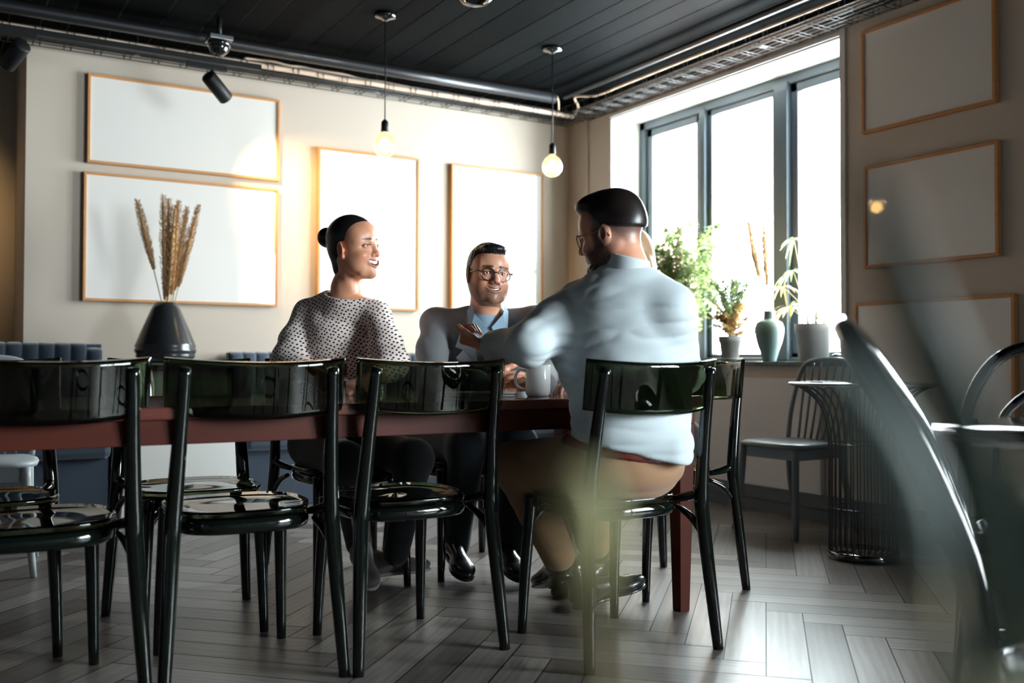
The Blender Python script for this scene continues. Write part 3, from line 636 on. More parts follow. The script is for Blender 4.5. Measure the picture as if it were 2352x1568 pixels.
# plant standing close to the lens
def near_leaf(pts, w_, mat, name='leaf'):
    P, _ = catmull([Vector(p) for p in pts], [0]*len(pts), 8, False); n = len(P)-1; v = (P[len(P)//2]-C0).normalized()
    def fn(u, t):
        i = min(n, int(round(u*n))); tg = (P[min(n, i+1)]-P[max(0, i-1)]).normalized(); s_ = tg.cross(v).normalized()
        ww = w_*math.sin(PI*min(.98, .06+u*.9))**.7; return P[i]+s_*(t-.5)*ww+v*(abs(t-.5)*ww*.3)
    m = MB().grid(fn, n, 4, .0012); return m
npl = thing('potted_plant', 'blurred leafy plant right in front of the lens at the right', 'plant', (.27, .14, 0))
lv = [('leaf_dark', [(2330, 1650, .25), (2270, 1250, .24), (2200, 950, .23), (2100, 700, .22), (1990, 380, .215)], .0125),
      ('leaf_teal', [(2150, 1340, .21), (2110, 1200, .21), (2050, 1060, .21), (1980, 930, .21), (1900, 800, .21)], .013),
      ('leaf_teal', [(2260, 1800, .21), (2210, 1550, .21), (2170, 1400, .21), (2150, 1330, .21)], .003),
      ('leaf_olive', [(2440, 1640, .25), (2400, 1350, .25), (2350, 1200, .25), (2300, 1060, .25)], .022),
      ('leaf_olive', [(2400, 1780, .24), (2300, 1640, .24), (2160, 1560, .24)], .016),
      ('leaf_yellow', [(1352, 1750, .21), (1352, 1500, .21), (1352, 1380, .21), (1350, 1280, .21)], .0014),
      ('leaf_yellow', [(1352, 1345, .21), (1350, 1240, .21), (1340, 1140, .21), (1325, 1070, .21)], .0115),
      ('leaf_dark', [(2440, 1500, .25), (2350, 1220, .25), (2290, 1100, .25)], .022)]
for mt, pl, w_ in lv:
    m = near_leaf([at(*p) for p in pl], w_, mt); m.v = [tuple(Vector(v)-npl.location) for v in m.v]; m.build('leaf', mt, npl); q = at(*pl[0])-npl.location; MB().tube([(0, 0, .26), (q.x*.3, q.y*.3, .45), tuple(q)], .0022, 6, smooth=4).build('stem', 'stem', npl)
MB().lathe([(0, 0), (.09, 0), (.12, .28), (.125, .30), (.11, .30), (0, .27)], (0, 0, 0), 32, None, False).build('pot', 'ceramic_dark', npl)
# ------------------------------------------------------------------ people: smooth solids from blended shapes
F32 = np.float32
def V3(p): return np.array(p, dtype=F32)
class Sol:
    # list of blended shapes -> one continuous skin
    def __init__(s): s.p = []
    def cone(s, a, b, ra, rb, k=.02, op='u'):
        a, b = V3(a), V3(b); m = max(ra, rb)
        def f(P):
            ba = b-a; pa = P-a; h = np.clip((pa@ba)/max(1e-9, float(ba@ba)), 0, 1)
            return np.sqrt(((pa-h[..., None]*ba)**2).sum(-1))-(ra+(rb-ra)*h)
        s.p.append((op, k, f, np.minimum(a, b)-m, np.maximum(a, b)+m)); return s
    def chain(s, pts, rs, k=.02, op='u'):
        for i in range(len(pts)-1): s.cone(pts[i], pts[i+1], rs[i], rs[i+1], k, op)
        return s
    def ell(s, c, r, k=.02, rot=None, op='u'):
        c, r_ = V3(c), V3(r); Rm = np.array(rot, dtype=F32) if rot is not None else np.eye(3, dtype=F32)   # columns = axes
        def f(P):
            q = (P-c)@Rm; k0 = np.sqrt(((q/r_)**2).sum(-1)); k1 = np.sqrt(((q/(r_*r_))**2).sum(-1))+1e-6; return k0*(k0-1)/k1
        m = float(max(r)); s.p.append((op, k, f, c-m, c+m)); return s
    def plane(s, p, n, k=.002):
        # keep only the side the normal points away from
        p, n = V3(p), V3(Vector(n).normalized()); s.p.append(('i', k, lambda P: (P-p)@n, None, None)); return s
    def func(s, f, lo, hi, k=.01, op='u'): s.p.append((op, k, f, V3(lo), V3(hi))); return s
    def build(s, res, disp=None):
        lo = np.min([q[3] for q in s.p if q[0] == 'u'], axis=0)-res*3-.01; hi = np.max([q[4] for q in s.p if q[0] == 'u'], axis=0)+res*3+.01
        n = np.ceil((hi-lo)/res).astype(int)+1; D = np.full(n, .2, F32)
        ax = [lo[i]+np.arange(n[i], dtype=F32)*res for i in range(3)]
        for op, k, f, a, b in s.p:
            if a is None: i0 = np.zeros(3, int); i1 = n
            else:
                mg = k+res*4+.012; i0 = np.clip(np.floor((a-mg-lo)/res).astype(int), 0, n-1); i1 = np.clip(np.ceil((b+mg-lo)/res).astype(int)+1, 1, n)
            if (i1 <= i0).any(): continue
            sl = tuple(slice(i0[i], i1[i]) for i in range(3))
            G = np.stack(np.meshgrid(ax[0][sl[0]], ax[1][sl[1]], ax[2][sl[2]], indexing='ij'), -1)
            d = f(G).astype(F32); o = D[sl]
            if op == 'u': h = np.clip(.5+.5*(o-d)/k, 0, 1); D[sl] = o*(1-h)+d*h-k*h*(1-h)
            else:
                if op == 's': d = -d
                h = np.clip(.5-.5*(o-d)/k, 0, 1); D[sl] = o*(1-h)+d*h+k*h*(1-h)
        if disp is not None:
            G = np.stack(np.meshgrid(*ax, indexing='ij'), -1); m = np.abs(D) < .03; D[m] += disp(G[m]).astype(F32)
        return nets(D, lo, res)
def nets(D, lo, res):
    S_ = D < 0; nx, ny, nz = D.shape; acc = np.zeros((nx-1, ny-1, nz-1, 3), F32); cnt = np.zeros((nx-1, ny-1, nz-1), F32)
    for ax_ in range(3):
        for u in (0, 1):
            for v in (0, 1):
                o = [0, 0, 0]; oth = [i for i in range(3) if i != ax_]; o[oth[0]] = u; o[oth[1]] = v
                sa = tuple(slice(o[i], o[i]+D.shape[i]-1) for i in range(3)); o2 = list(o); o2[ax_] += 1
                sb = tuple(slice(o2[i], o2[i]+D.shape[i]-1) for i in range(3))
                a, b = D[sa], D[sb]; c = S_[sa] != S_[sb]; t = np.where(c, a/(a-b+1e-12), 0)
                cnt += c; acc[..., oth[0]] += c*u; acc[..., oth[1]] += c*v; acc[..., ax_] += np.where(c, t, 0)
    m = cnt > 0; idx = -np.ones(m.shape, np.int64); idx[m] = np.arange(m.sum())
    g = np.argwhere(m).astype(F32); vs = (g+acc[m]/cnt[m][:, None])*res+lo; fs = []
    for ax_ in range(3):
        oth = [(ax_+1) % 3, (ax_+2) % 3]; sa = [slice(1, -1)]*3; sa[ax_] = slice(0, D.shape[ax_]-1); sb = list(sa); sb[ax_] = slice(1, D.shape[ax_])
        a, b = S_[tuple(sa)], S_[tuple(sb)]; c = np.argwhere(a != b); 
        if not len(c): continue
        fl = a[tuple(c.T)]; base = c.copy(); base[:, oth[0]] += 1; base[:, oth[1]] += 1
        q = []
        for du, dv in ((-1, -1), (0, -1), (0, 0), (-1, 0)):
            p = base.copy(); p[:, oth[0]] += du; p[:, oth[1]] += dv; q.append(idx[tuple(p.T)])
        q = np.stack(q, 1); q[~fl] = q[~fl][:, ::-1]; fs.append(q)
    return vs, np.concatenate(fs)
def join_parts(name, parts, mat, parent=None, colf=None):
    vs, fs, o = [], [], 0
    for v, f in parts: vs.append(v); fs.append(f+o); o += len(v)
    vs = np.concatenate(vs); fs = np.concatenate(fs); me = bpy.data.meshes.new(name)
    me.vertices.add(len(vs)); me.vertices.foreach_set('co', vs.astype(F32).ravel()); me.loops.add(len(fs)*4); me.loops.foreach_set('vertex_index', fs.ravel().astype(np.int32))
    me.polygons.add(len(fs)); me.polygons.foreach_set('loop_start', np.arange(0, len(fs)*4, 4, dtype=np.int32)); me.polygons.foreach_set('use_smooth', np.ones(len(fs), bool)); me.update(calc_edges=True)
    if colf is not None:
        c = colf(vs); a = me.attributes.new('Col', 'FLOAT_COLOR', 'POINT'); a.data.foreach_set('color', np.concatenate([c, np.ones((len(c), 1))], 1).astype(F32).ravel())
    return link(name, me, mat, parent)
def skin_mat(name):
    m, t, b = newmat(name); a = t.nodes.new('ShaderNodeAttribute'); a.attribute_name = 'Col'; t.links.new(a.outputs['Color'], b.inputs['Base Color'])
    b.inputs['Roughness'].default_value = .42; b.inputs['Subsurface Weight'].default_value = .12; b.inputs['Subsurface Radius'].default_value = (.012, .004, .002); b.inputs['Subsurface Scale'].default_value = 1
    tc = t.nodes.new('ShaderNodeTexCoord'); n = t.nodes.new('ShaderNodeTexNoise'); n.inputs['Scale'].default_value = 420; t.links.new(tc.outputs['Object'], n.inputs[0])
    bp = t.nodes.new('ShaderNodeBump'); bp.inputs[0].default_value = .12; bp.inputs[1].default_value = .002; t.links.new(n.outputs[0], bp.inputs[2]); t.links.new(bp.outputs[0], b.inputs['Normal']); return m
M['skin'] = skin_mat('skin')
def hair_mat(name, col, spec=.5, rough=.35):
    m = pmat(name, col, rough, spec=spec); t = m.node_tree; b = t.nodes['Principled BSDF']; tc = t.nodes.new('ShaderNodeTexCoord'); mp = t.nodes.new('ShaderNodeMapping'); mp.inputs[3].default_value = (240, 40, 240)
    n = t.nodes.new('ShaderNodeTexNoise'); n.inputs['Scale'].default_value = 1; t.links.new(tc.outputs['Object'], mp.inputs[0]); t.links.new(mp.outputs[0], n.inputs[0])
    bp = t.nodes.new('ShaderNodeBump'); bp.inputs[0].default_value = .6; bp.inputs[1].default_value = .004; t.links.new(n.outputs[0], bp.inputs[2]); t.links.new(bp.outputs[0], b.inputs['Normal']); return m
M['hair_dark'] = hair_mat('dark_brown_hair', (.012, .008, .007)); M['hair_black'] = hair_mat('black_hair', (.012, .011, .013)); M['hair_fair'] = hair_mat('fair_hair', (.55, .34, .20))
M['eye'] = pmat('eye_white', (.75, .72, .70), .15, coat=1); M['iris'] = pmat('dark_iris', (.03, .015, .01), .1, coat=1); M['teeth'] = pmat('teeth', (.72, .68, .62), .4)
M['tortoise'] = pmat('dark_tortoiseshell', (.035, .008, .006), .15, coat=1, noise=.8, nscale=60); M['amber'] = pmat('amber_frame', (.42, .17, .05), .15, coat=1, noise=.6, nscale=70); M['clear_frame'] = pmat('clear_frame', (.8, .78, .74), .1, coat=1)
M['gold'] = pmat('gold_metal', (.8, .55, .25), .2, metal=1); M['silver'] = pmat('silver_ring', (.8, .8, .82), .15, metal=1)
def basis(heading, pitch=0, roll=0):
    # columns: right, forward, up. heading clockwise from +Y in degrees, pitch up, roll to own right
    h, p, r = [math.radians(k) for k in (heading, pitch, roll)]
    f = Vector((math.sin(h)*math.cos(p), math.cos(h)*math.cos(p), math.sin(p))); r0 = Vector((math.cos(h), -math.sin(h), 0)); u = r0.cross(f)
    rr = r0*math.cos(r)-u*math.sin(r); uu = u*math.cos(r)+r0*math.sin(r)
    return Matrix(((rr.x, f.x, uu.x), (rr.y, f.y, uu.y), (rr.z, f.z, uu.z)))
SKIN = np.array([.60, .33, .22]); 
def mouth(sm): return .0205+.0075*sm, -.0625, .0085*sm
def head(c, B, sex='m', skin=(.58, .30, .20), beard=0, smile=1., neckto=None, neck_r=.056, scale=1., res=.0017, open_mouth=.006, fade=0):
    """head and neck skin; c = centre at eye height. returns (mesh part, colour function, local->world)"""
    T = lambda x, y, z: Vector(c)+B @ (Vector((x, y, z))*scale)
    s = Sol(); k_ = scale; E = lambda p, r, k=.012, op='u': s.ell(T(*p), [q*k_ for q in r], k, B, op)
    Cn = lambda a, b, ra, rb, k=.01, op='u': s.cone(T(*a), T(*b), ra*k_, rb*k_, k, op)
    w = .074 if sex == 'm' else .071; jw = 1. if sex == 'm' else .88
    E((0, -.022, .035), (w+.001, .096, .082)); E((0, .005, -.005), (w-.003, .078, .085), .02)
    E((0, .03, .045), (.060, .052, .045), .03)
    E((0, .022, -.052), (.062*jw, .062, .058), .025); E((0, .035, -.083), (.048*jw, .046, .032), .02)
    E((0, .064, -.101), (.020*jw, .019, .016), .02)
    for sd in (-1, 1):
        Cn((sd*.061*jw, -.012, -.03), (sd*.038*jw, .045, -.090), .017, .016, .02)          # jaw line
        E((sd*.040, .060, -.034), (.021, .020, .017), .016)                                   # cheek, lifted by the smile
        Cn((sd*.052, .045, .018), (sd*.018, .079, .017), .008, .009, .012)                     # brow ridge
        E((sd*.032, .099, .0), (.019, .018, .0135), .010, 's')                                # eye socket
        E((sd*.042, .030, -.048), (.024, .036, .036), .02); E((sd*.048*w/.074, .012, -.035), (.020, .042, .048), .025); E((sd*.052*w/.074, .030, .022), (.017, .034, .034), .02)
        E((sd*.0315, .0665, .0), (.0155, .015, .0130), .004)
        E((sd*.0315, .0820, -.0005), (.0135, .0075, .0050), .0015, 's')                                  # lids
    nz = 0 if sex == 'm' else -.006
    Cn((0, .080, .012), (0, .095+nz, -.022), .0085, .0100, .010); E((0, .099+nz, -.030), (.0130, .0125, .0105), .008)
    for sd in (-1, 1): E((sd*.0125, .091+nz, -.035), (.0085, .010, .0075), .005); E((sd*.0065, .096+nz, -.0420), (.0035, .005, .003), .002, 's')
    E((0, .072, -.056), (.028, .018, .020), .012)
    # mouth: lips around an opening
    mw, zc, up = mouth(smile); NS = 8
    mr = lambda x: open_mouth*.62*math.sqrt(max(0, 1-(x/mw)**2)); my = lambda x: .0875-.0135*(x/mw)**2; mz = lambda x: zc+up*(abs(x)/mw)**1.8
    xs = [mw*(2*i/NS-1) for i in range(NS+1)]
    for x0, x1 in zip(xs[:-1], xs[1:]):
        Cn((x0, my(x0), mz(x0)+mr(x0)*.8+.0022), (x1, my(x1), mz(x1)+mr(x1)*.8+.0022), .0030, .0030, .003)
        Cn((x0, my(x0)-.001, mz(x0)-mr(x0)*1.25-.0024), (x1, my(x1)-.001, mz(x1)-mr(x1)*1.25-.0024), .0036, .0036, .003)
    if open_mouth > 0:
        for x0, x1 in zip(xs[:-1], xs[1:]):
            for dy in (.006, -.003): Cn((x0, my(x0)+dy, mz(x0)-mr(x0)*.25), (x1, my(x1)+dy, mz(x1)-mr(x1)*.25), mr(x0)*.95+.0004, mr(x1)*.95+.0004, .0010, 's')
    for sd in (-1, 1):
        Cn((sd*(mw+.006), .072, -.046), (sd*(mw+.010), .060, -.070), .0010, .0010, .003, 's') # smile fold
        # ear
        R_ = B @ Matrix.Rotation(sd*-.35, 3, 'Z') @ Matrix.Rotation(.18, 3, 'X')
        s.ell(T(sd*(w+.006), -.012, -.010), [q*k_ for q in (.0065, .019, .032)], .004, R_)
        s.ell(T(sd*(w+.014), -.008, -.006), [q*k_ for q in (.006, .010, .018)], .003, R_, 's')
        s.ell(T(sd*(w+.004), -.003, -.034), [q*k_ for q in (.006, .008, .010)], .004, R_)
        s.ell(T(sd*(w+.007), .004, -.010), [q*k_ for q in (.004, .004, .009)], .003, R_)
    if neckto is not None:
        nt = Vector(neckto); s.cone(T(0, -.028, -.055), nt, neck_r, neck_r*1.05, .03)
        for sd in (-1, 1): s.cone(T(sd*.05, -.03, -.045), nt+B @ Vector((sd*.02, .045, -.01)), .014, .012, .02)
        s.cone(nt, nt-Vector((0, 0, .06)), neck_r*1.05, neck_r*1.15, .03)
    vf = s.build(res); Bi = np.array(B.inverted()); cc = np.array(c); sk = np.array(skin); jit = np.random.RandomState(3)
    def col(P):
        q = (P-cc)@Bi.T/scale; x, y, z = q[:, 0], q[:, 1], q[:, 2]; C = np.tile(sk, (len(P), 1)).astype(float)
        g = lambda cx, cy, cz, r: np.exp(-(((np.abs(x)-cx)**2+(y-cy)**2+(z-cz)**2)/(r*r)))
        red = .8*g(.04, .06, -.035, .022)+.8*g(0, .105, -.032, .014)+.9*g(w+.008, -.01, -.01, .03); C = C*(1-.22*red[:, None]*np.array([0, 1, 1]))
        zl = zc+up*(np.abs(x)/mw)**1.8; rm = open_mouth*.62*np.sqrt(np.clip(1-(x/mw)**2, 0, 1)); dz = z-zl+rm*.25; lipm = np.clip(2.6-np.abs(dz)/(rm*.5+.0038), 0, 1)*(np.abs(dz) < rm+.0068)*np.clip((mw+.002-np.abs(x))/.004, 0, 1)*(y > .066); L = np.array([.50, .16, .13])*(.9 if sex == 'm' else 1.)
        C = C*(1-.75*lipm[:, None])+L*.75*lipm[:, None]
        zb = .024-.10*np.maximum(0, np.abs(x)-.035)-.0*np.abs(x); th = .0048 if sex == 'm' else .0030
        br = np.clip(1.5-np.abs(z-zb)/th, 0, 1)*(np.abs(x) > .011)*(np.abs(x) < .053)*(y > .03); C = C*(1-.88*br[:, None])+np.array([.02, .012, .01])*.88*br[:, None]
        ey = np.clip(1.4-np.abs(z-.0045+.25*np.maximum(0, np.abs(x)-.034))/.0025, 0, 1)*(np.abs(np.abs(x)-.032) < .0165)*(y > .05); C = C*(1-.85*ey[:, None])+np.array([.02, .01, .01])*.85*ey[:, None]
        inm = (y < .0845-.0135*(x/mw)**2)*(np.abs(dz) < rm*.98)*(np.abs(x) < mw*.97)*(y > .05)*(open_mouth > .002); C[inm > 0] = (.10, .02, .02)
        if fade:
            fm = np.clip((z+.065)/.06, 0, 1)*np.clip((.035-y)/.03, 0, 1)*(1-g(w+.01, -.01, -.01, .028))*fade*(.8+.4*jit.rand(len(P))); fm = np.clip(fm, 0, .85); C = C*(1-fm[:, None])+np.array([.05, .035, .035])*fm[:, None]
        if beard:
            lo_ = np.clip((-.030-.6*np.maximum(0, .055-y)*0-z)/.02, 0, 1)*np.clip((y+.012)/.015, 0, 1); cheek = np.clip(1-g(.036, .066, -.036, .024)*1.6, 0, 1)
            mu = np.clip(1.2-np.abs(z+.050)/.007, 0, 1)*(y > .07)*(np.abs(x) < .028)
            bm = np.clip(lo_*cheek+mu, 0, 1)*(1-lipm)*(z > -.125); side = np.clip((.03-np.abs(y-.004))/.015, 0, 1)*(np.abs(x) > .055)*np.clip((.03-z)/.02, 0, 1); bm = np.clip(bm+side*.8, 0, 1)
            n_ = .75+.5*jit.rand(len(P)); bm = np.clip(bm*beard*n_, 0, .95); C = C*(1-bm[:, None])+np.array([.022, .014, .012])*bm[:, None]
        return C
    return vf, col, T
def face_bits(T, B, root, look=(0, 1, 0), smile=1., om=.006, scale=1.):
    mw, zc, up = mouth(smile)
    for sd in (-1, 1):
        c = T(sd*.0315, .0665, .0005); e = MB().ball(c, .0122*scale, 12).build('eye', 'eye', root); d = (B @ Vector(look)).normalized()
        MB().ball(c+d*.0060*scale, .0070*scale, 8).build('iris', 'iris', e)
    if om > .002:
        m = MB()
        def fn(u, v):
            x = (u-.5)*2*mw*.9; rr = om*.62*math.sqrt(max(0, 1-(x/mw)**2)); return T(x, .0825-.0125*(x/mw)**2, zc+up*(abs(x)/mw)**1.8+rr*.95-v*rr*1.45-.0004)
        m.grid(fn, 16, 3, .002).build('teeth', 'teeth', root)
def glasses(T, root, mat, r_=.0225, thick=.0017, rim=True, z0=-.002):
    m = MB(); ln = MB(); zz = z0
    for sd in (-1, 1):
        cx = sd*.0325
        pts = [T(cx+r_*math.cos(a)*1.04, .094-.010*abs(cx+r_*math.cos(a))/.055, z0-.002+r_*.93*math.sin(a)) for a in [2*PI*k/32 for k in range(32)]]
        m.tube(pts, thick, 8, closed=True); n = len(ln.v); ln.add([T(cx, .088, z0)]+pts, [(0, 1+k, 1+(k+1) % 32) for k in range(32)])
        m.tube([T(sd*.055, .086, z0+.006), T(sd*.072, .074, z0+.008), T(sd*.080, .03, z0+.006), T(sd*.081, -.012, z0+.004), T(sd*.080, -.03, z0-.018)], thick*.95, 8, smooth=4)
    m.tube([T(-.011, .093, z0+.004), T(0, .0965, z0+.0075), T(.011, .093, z0+.004)], thick, 8, smooth=3)
    g = m.build('glasses', mat, root); ln.build('lens', 'lens', g)
def hair_cap(c, B, scale, prims, res, name, mat, root, disp=None):
    s = Sol(); T = lambda x, y, z: Vector(c)+B @ (Vector((x, y, z))*scale)
    for q in prims:
        if q[0] == 'e': s.ell(T(*q[1]), [k*scale for k in q[2]], q[3], B, q[4] if len(q) > 4 else 'u')
        elif q[0] == 'c': s.cone(T(*q[1]), T(*q[2]), q[3]*scale, q[4]*scale, q[5], q[6] if len(q) > 6 else 'u')
        elif q[0] == 'p': s.plane(T(*q[1]), B @ Vector(q[2]), q[3])
    return join_parts(name, [s.build(res, disp)], mat, root)
def hand(s, w, f, n, side, curl=(.5, .6, .7, .8), tcurl=.5, spread=.06, sc=1., tdir=None):
    """fingers and palm: w wrist, f finger direction, n palm normal, side = direction of the thumb"""
    w = Vector(w); f = Vector(f).normalized(); n = Vector(n); n = (n-f*n.dot(f)).normalized(); sd = Vector(side); sd = (sd-f*sd.dot(f)-n*sd.dot(n)).normalized()
    P = lambda a, b, c_: w+(f*a+sd*b+n*c_)*sc
    kn = [(.088, .027, 0), (.092, .008, -.002), (.088, -.011, 0), (.080, -.028, .003)]
    for i, q in enumerate(kn): s.cone(P(.012, q[1]*.55, 0), P(*q), .0145*sc, .0118*sc, .014)
    s.cone(P(-.03, 0, 0), P(.02, 0, 0), .024*sc, .021*sc, .02); s.ell(P(.045, .002, .006), [q*sc for q in (.030, .040, .014)], .012, Matrix((sd, f, n)).transposed())
    Ls = [(.044, .026, .022), (.049, .030, .023), (.045, .028, .022), (.035, .021, .019)]
    for i, q in enumerate(kn):
        p = P(*q); a = 0; c = curl[i]; r_ = .0098*sc*(1 if i < 3 else .88); dirv = (f+sd*(spread*(1.5-i))).normalized()
        for j, L in enumerate(Ls[i]):
            a += c*(1.05, 1.15, .75)[j]; d = dirv*math.cos(a)+n*math.sin(a); e = p+d*L*sc; r2 = r_*.90; s.cone(p, e, r_, r2, .003); p = e; r_ = r2
    p = P(.018, .022, .006); td = Vector(tdir).normalized() if tdir else (sd*.75+f*.6+n*.35).normalized(); r_ = .0135*sc
    for j, L in enumerate((.042, .033, .028)):
        e = p+td*L*sc; s.cone(p, e, r_, r_*.88, .006 if j else .014); p = e; r_ *= .88; td = (td+(-sd*.55+f*.4+n*.35)*tcurl*(.6 if j == 0 else .9)).normalized()
def folds(amp, seedv, f1=14, f2=9):
    rs = np.random.RandomState(seedv); K = [(rs.randn(3)*np.array([.45, .45, 2.2])*f1*1.3, rs.rand()*6, rs.rand()*.6+.4) for _ in range(7)]
    def d(P):
        w_ = sum(np.sin(P@k*1.0+.9*np.sin(P@k[[1, 2, 0]]*.6+ph)+ph)*a for k, ph, a in K)/3.2
        return amp*(1-np.abs(w_))**2-amp*.4
    return d
def fabric(name, col, kind=None, col2=None, sc=1, rough=.85, ang=0, bump=.25, sheen=.2):
    m = pmat(name, col, rough, noise=.06, nscale=30, bump=bump, bscale=500, sheen=sheen)
    if kind:
        t = m.node_tree; b = t.nodes['Principled BSDF']; N = t.nodes.new; L = t.links.new; tc = N('ShaderNodeTexCoord'); mp = N('ShaderNodeMapping'); mp.inputs[2].default_value = (0, 0, ang); L(tc.outputs['Object'], mp.inputs[0])
        mx = N('ShaderNodeMix'); mx.data_type = 'RGBA'; mx.inputs[6].default_value = (*col, 1); mx.inputs[7].default_value = (*col2, 1)
        if kind == 'stripe':
            w_ = N('ShaderNodeTexWave'); w_.inputs['Scale'].default_value = sc; w_.bands_direction = 'X'; L(mp.outputs[0], w_.inputs[0]); L(w_.outputs[0], mx.inputs[0])
        if kind == 'dots':
            sx = N('ShaderNodeSeparateXYZ'); L(mp.outputs[0], sx.inputs[0]); cb = N('ShaderNodeCombineXYZ'); L(sx.outputs[0], cb.inputs[0]); L(sx.outputs[2], cb.inputs[1])
            m2 = N('ShaderNodeMapping'); m2.inputs[3].default_value = (sc, sc*1.25, 1); m2.inputs[2].default_value = (0, 0, .5); L(cb.outputs[0], m2.inputs[0])
            v = N('ShaderNodeTexVoronoi'); v.voronoi_dimensions = '2D'; v.inputs['Randomness'].default_value = .38; v.inputs['Scale'].default_value = 1; L(m2.outputs[0], v.inputs[0])
            lt = N('ShaderNodeMath'); lt.operation = 'LESS_THAN'; lt.inputs[1].default_value = .27; L(v.outputs[0], lt.inputs[0]); L(lt.outputs[0], mx.inputs[0])
        L(mx.outputs[2], b.inputs['Base Color'])
    return m
M['blouse'] = fabric('dotted_blouse', (.88, .74, .69), 'dots', (.012, .010, .012), 66, .75, math.radians(35))
M['trouser_black'] = fabric('black_trousers', (.008, .009, .012)); M['trouser_navy'] = fabric('dark_navy_trousers', (.010, .014, .022)); M['chino'] = fabric('tan_chinos', (.30, .165, .085), bump=.3)
M['jacket'] = fabric('grey_wool_jacket', (.17, .175, .185), 'stripe', (.13, .135, .145), 160, .8); M['shirt_blue'] = fabric('pale_blue_shirt', (.30, .44, .56)); M['shirt_stripe'] = fabric('pale_blue_striped_shirt', (.64, .69, .71), 'stripe', (.40, .48, .53), 112, .75, math.radians(25))
M['leather'] = pmat('black_leather', (.012, .012, .013), .3, coat=.4); M['belt'] = pmat('brown_leather_belt', (.13, .022, .012), .4, coat=.2); M['sneaker'] = pmat('grey_canvas', (.24, .215, .21), .7); M['sole'] = pmat('pale_rubber_sole', (.5, .48, .46), .6)
def shoe(root, heel, heading, L=.28, tip=0, mat='leather', sole='leather', name='shoe', w=.046, boot=.0, heelh=.0):
    """heel = point on the sole under the heel; tip = pitch of the sole in degrees (toe down > 0)"""
    B = basis(heading, -tip); T = lambda x, y, z: Vector(heel)+B @ Vector((x, y, z)); s = Sol()
    s.cone(T(0, .035, .045), T(0, .02, .075+boot), .036, .038, .02); s.ell(T(0, .05, .035), (w*.8, .06, .036), .02, B); s.cone(T(0, .07, .055), T(.0, L*.62, .032), .036, .030, .03)
    s.ell(T(.002, L*.74, .026), (w, L*.25, .027), .02, B); s.plane(T(0, 0, .008), B @ Vector((0, 0, -1)), .004)
    if boot <= 0: s.ell(T(0, .018, .10), (.027, .035, .03), .006, B, 's')
    o = join_parts(name, [s.build(.004)], mat, root)
    z = Sol(); z.ell(T(0, .045, .004), (w*.82, .052, .016), .01, B); z.ell(T(.001, L*.42, .005), (w*.72, L*.32, .012), .02, B); z.ell(T(.002, L*.73, .005), (w*1.02, L*.26, .014), .01, B); z.plane(T(0, 0, 0), B @ Vector((0, 0, -1)), .002); z.plane(T(0, 0, .014), B @ Vector((0, 0, 1)), .002)
    if heelh: z.cone(T(0, .03, -.002), T(0, .034, -heelh), .026, .022, .004)
    join_parts('sole', [z.build(.004)], sole, o); return o
def buttons(root, pts, r_=.0055, mat='teeth'):
    for p, n in pts:
        q = Vector(n).to_track_quat('Z', 'Y').to_matrix(); m = MB().lathe([(0, 0), (r_, 0), (r_, .0012), (r_*.8, .0022), (0, .0018)], (0, 0, 0), 14, None, False); m.v = [tuple(q @ Vector(v)+Vector(p)) for v in m.v]; m.build('button', mat, root)
def dirh(h): a = math.radians(h); return Vector((math.sin(a), math.cos(a), 0)), Vector((math.cos(a), -math.sin(a), 0))
def person(label, parts, colf):
    o = join_parts('person', parts, 'skin', None, colf); return tag(o, label, 'person')
def torso_frame(c, h, pitch=0, roll=0):
    B = basis(h, pitch, roll); return B, (lambda x, y, z: Vector(c)+B @ Vector((x, y, z)))
# ---------------- woman in a dotted blouse
c = at(817, 569, 3.76); Bh = basis(150, 2, 4); nt = at(793, 662, 3.80)
hv, hc, T = head(c, Bh, 'f', (.74, .345, .21), 0, 1.35, nt, .047, 1.05, .0017, .015)
sk = Sol(); shL, shR = at(868, 722, 3.76), at(703, 716, 3.86); ch_c = at(790, 745, 3.84)
sk.chain([shL, nt-Vector((0, 0, .04)), shR], [.03, .046, .03], .03); sk.ell(ch_c, (.12, .06, .07), .05, basis(200))
elL, elR = at(897, 846, 3.66), at(664, 842, 3.76); hdL, hdR = at(812, 890, 3.36), at(792, 886, 3.40)
sk.chain([shL, elL, hdL], [.04, .036, .025], .02); sk.chain([shR, elR, hdR], [.04, .036, .025], .02)
hip = Vector((1.385, 3.70, .53)); sk.chain([ch_c, hip], [.10, .12], .05)
hs = Sol(); fr = (hdL-elL).normalized(); hand(hs, hdL+fr*.03, fr, (0, 0, -1), fr.cross(Vector((0, 0, -1)))*-1, (.3, .35, .4, .45)); fr2 = (hdR-elR).normalized(); hand(hs, hdR+fr2*.03, fr2, (0, 0, -1), fr2.cross(Vector((0, 0, -1))), (.3, .35, .4, .45))
w = person('woman with dark bun in a pale dotted blouse laughing towards the right', [hv, sk.build(.006), hs.build(.0022)], hc)
face_bits(T, Bh, w, (.05, 1, -.05), 1.35, .015, 1.05)
b = Sol(); Bt, Tt = torso_frame(at(788, 760, 3.84), 197)
b.ell(Tt(0, 0, .0), (.158, .105, .125), .06, Bt); b.ell(Tt(0, .02, -.12), (.150, .115, .14), .06, Bt); b.ell(Tt(0, .01, -.27), (.165, .13, .15), .06, Bt)
b.chain([shL, nt-Vector((0, 0, .050)), shR], [.044, .066, .044], .05)
for sd, s0, e0, w0 in ((1, shL, elL, hdL), (-1, shR, elR, hdR)):
    mid = s0.lerp(e0, .55)+Vector((sd*.006, 0, 0)); b.chain([s0, mid, e0+Vector((0, 0, .018)), e0.lerp(w0, .25)], [.046, .060, .068, .045], .03)
b.ell(nt+Vector((0, -.045, .036)), (.130, .120, .085), .008, basis(197), 's')
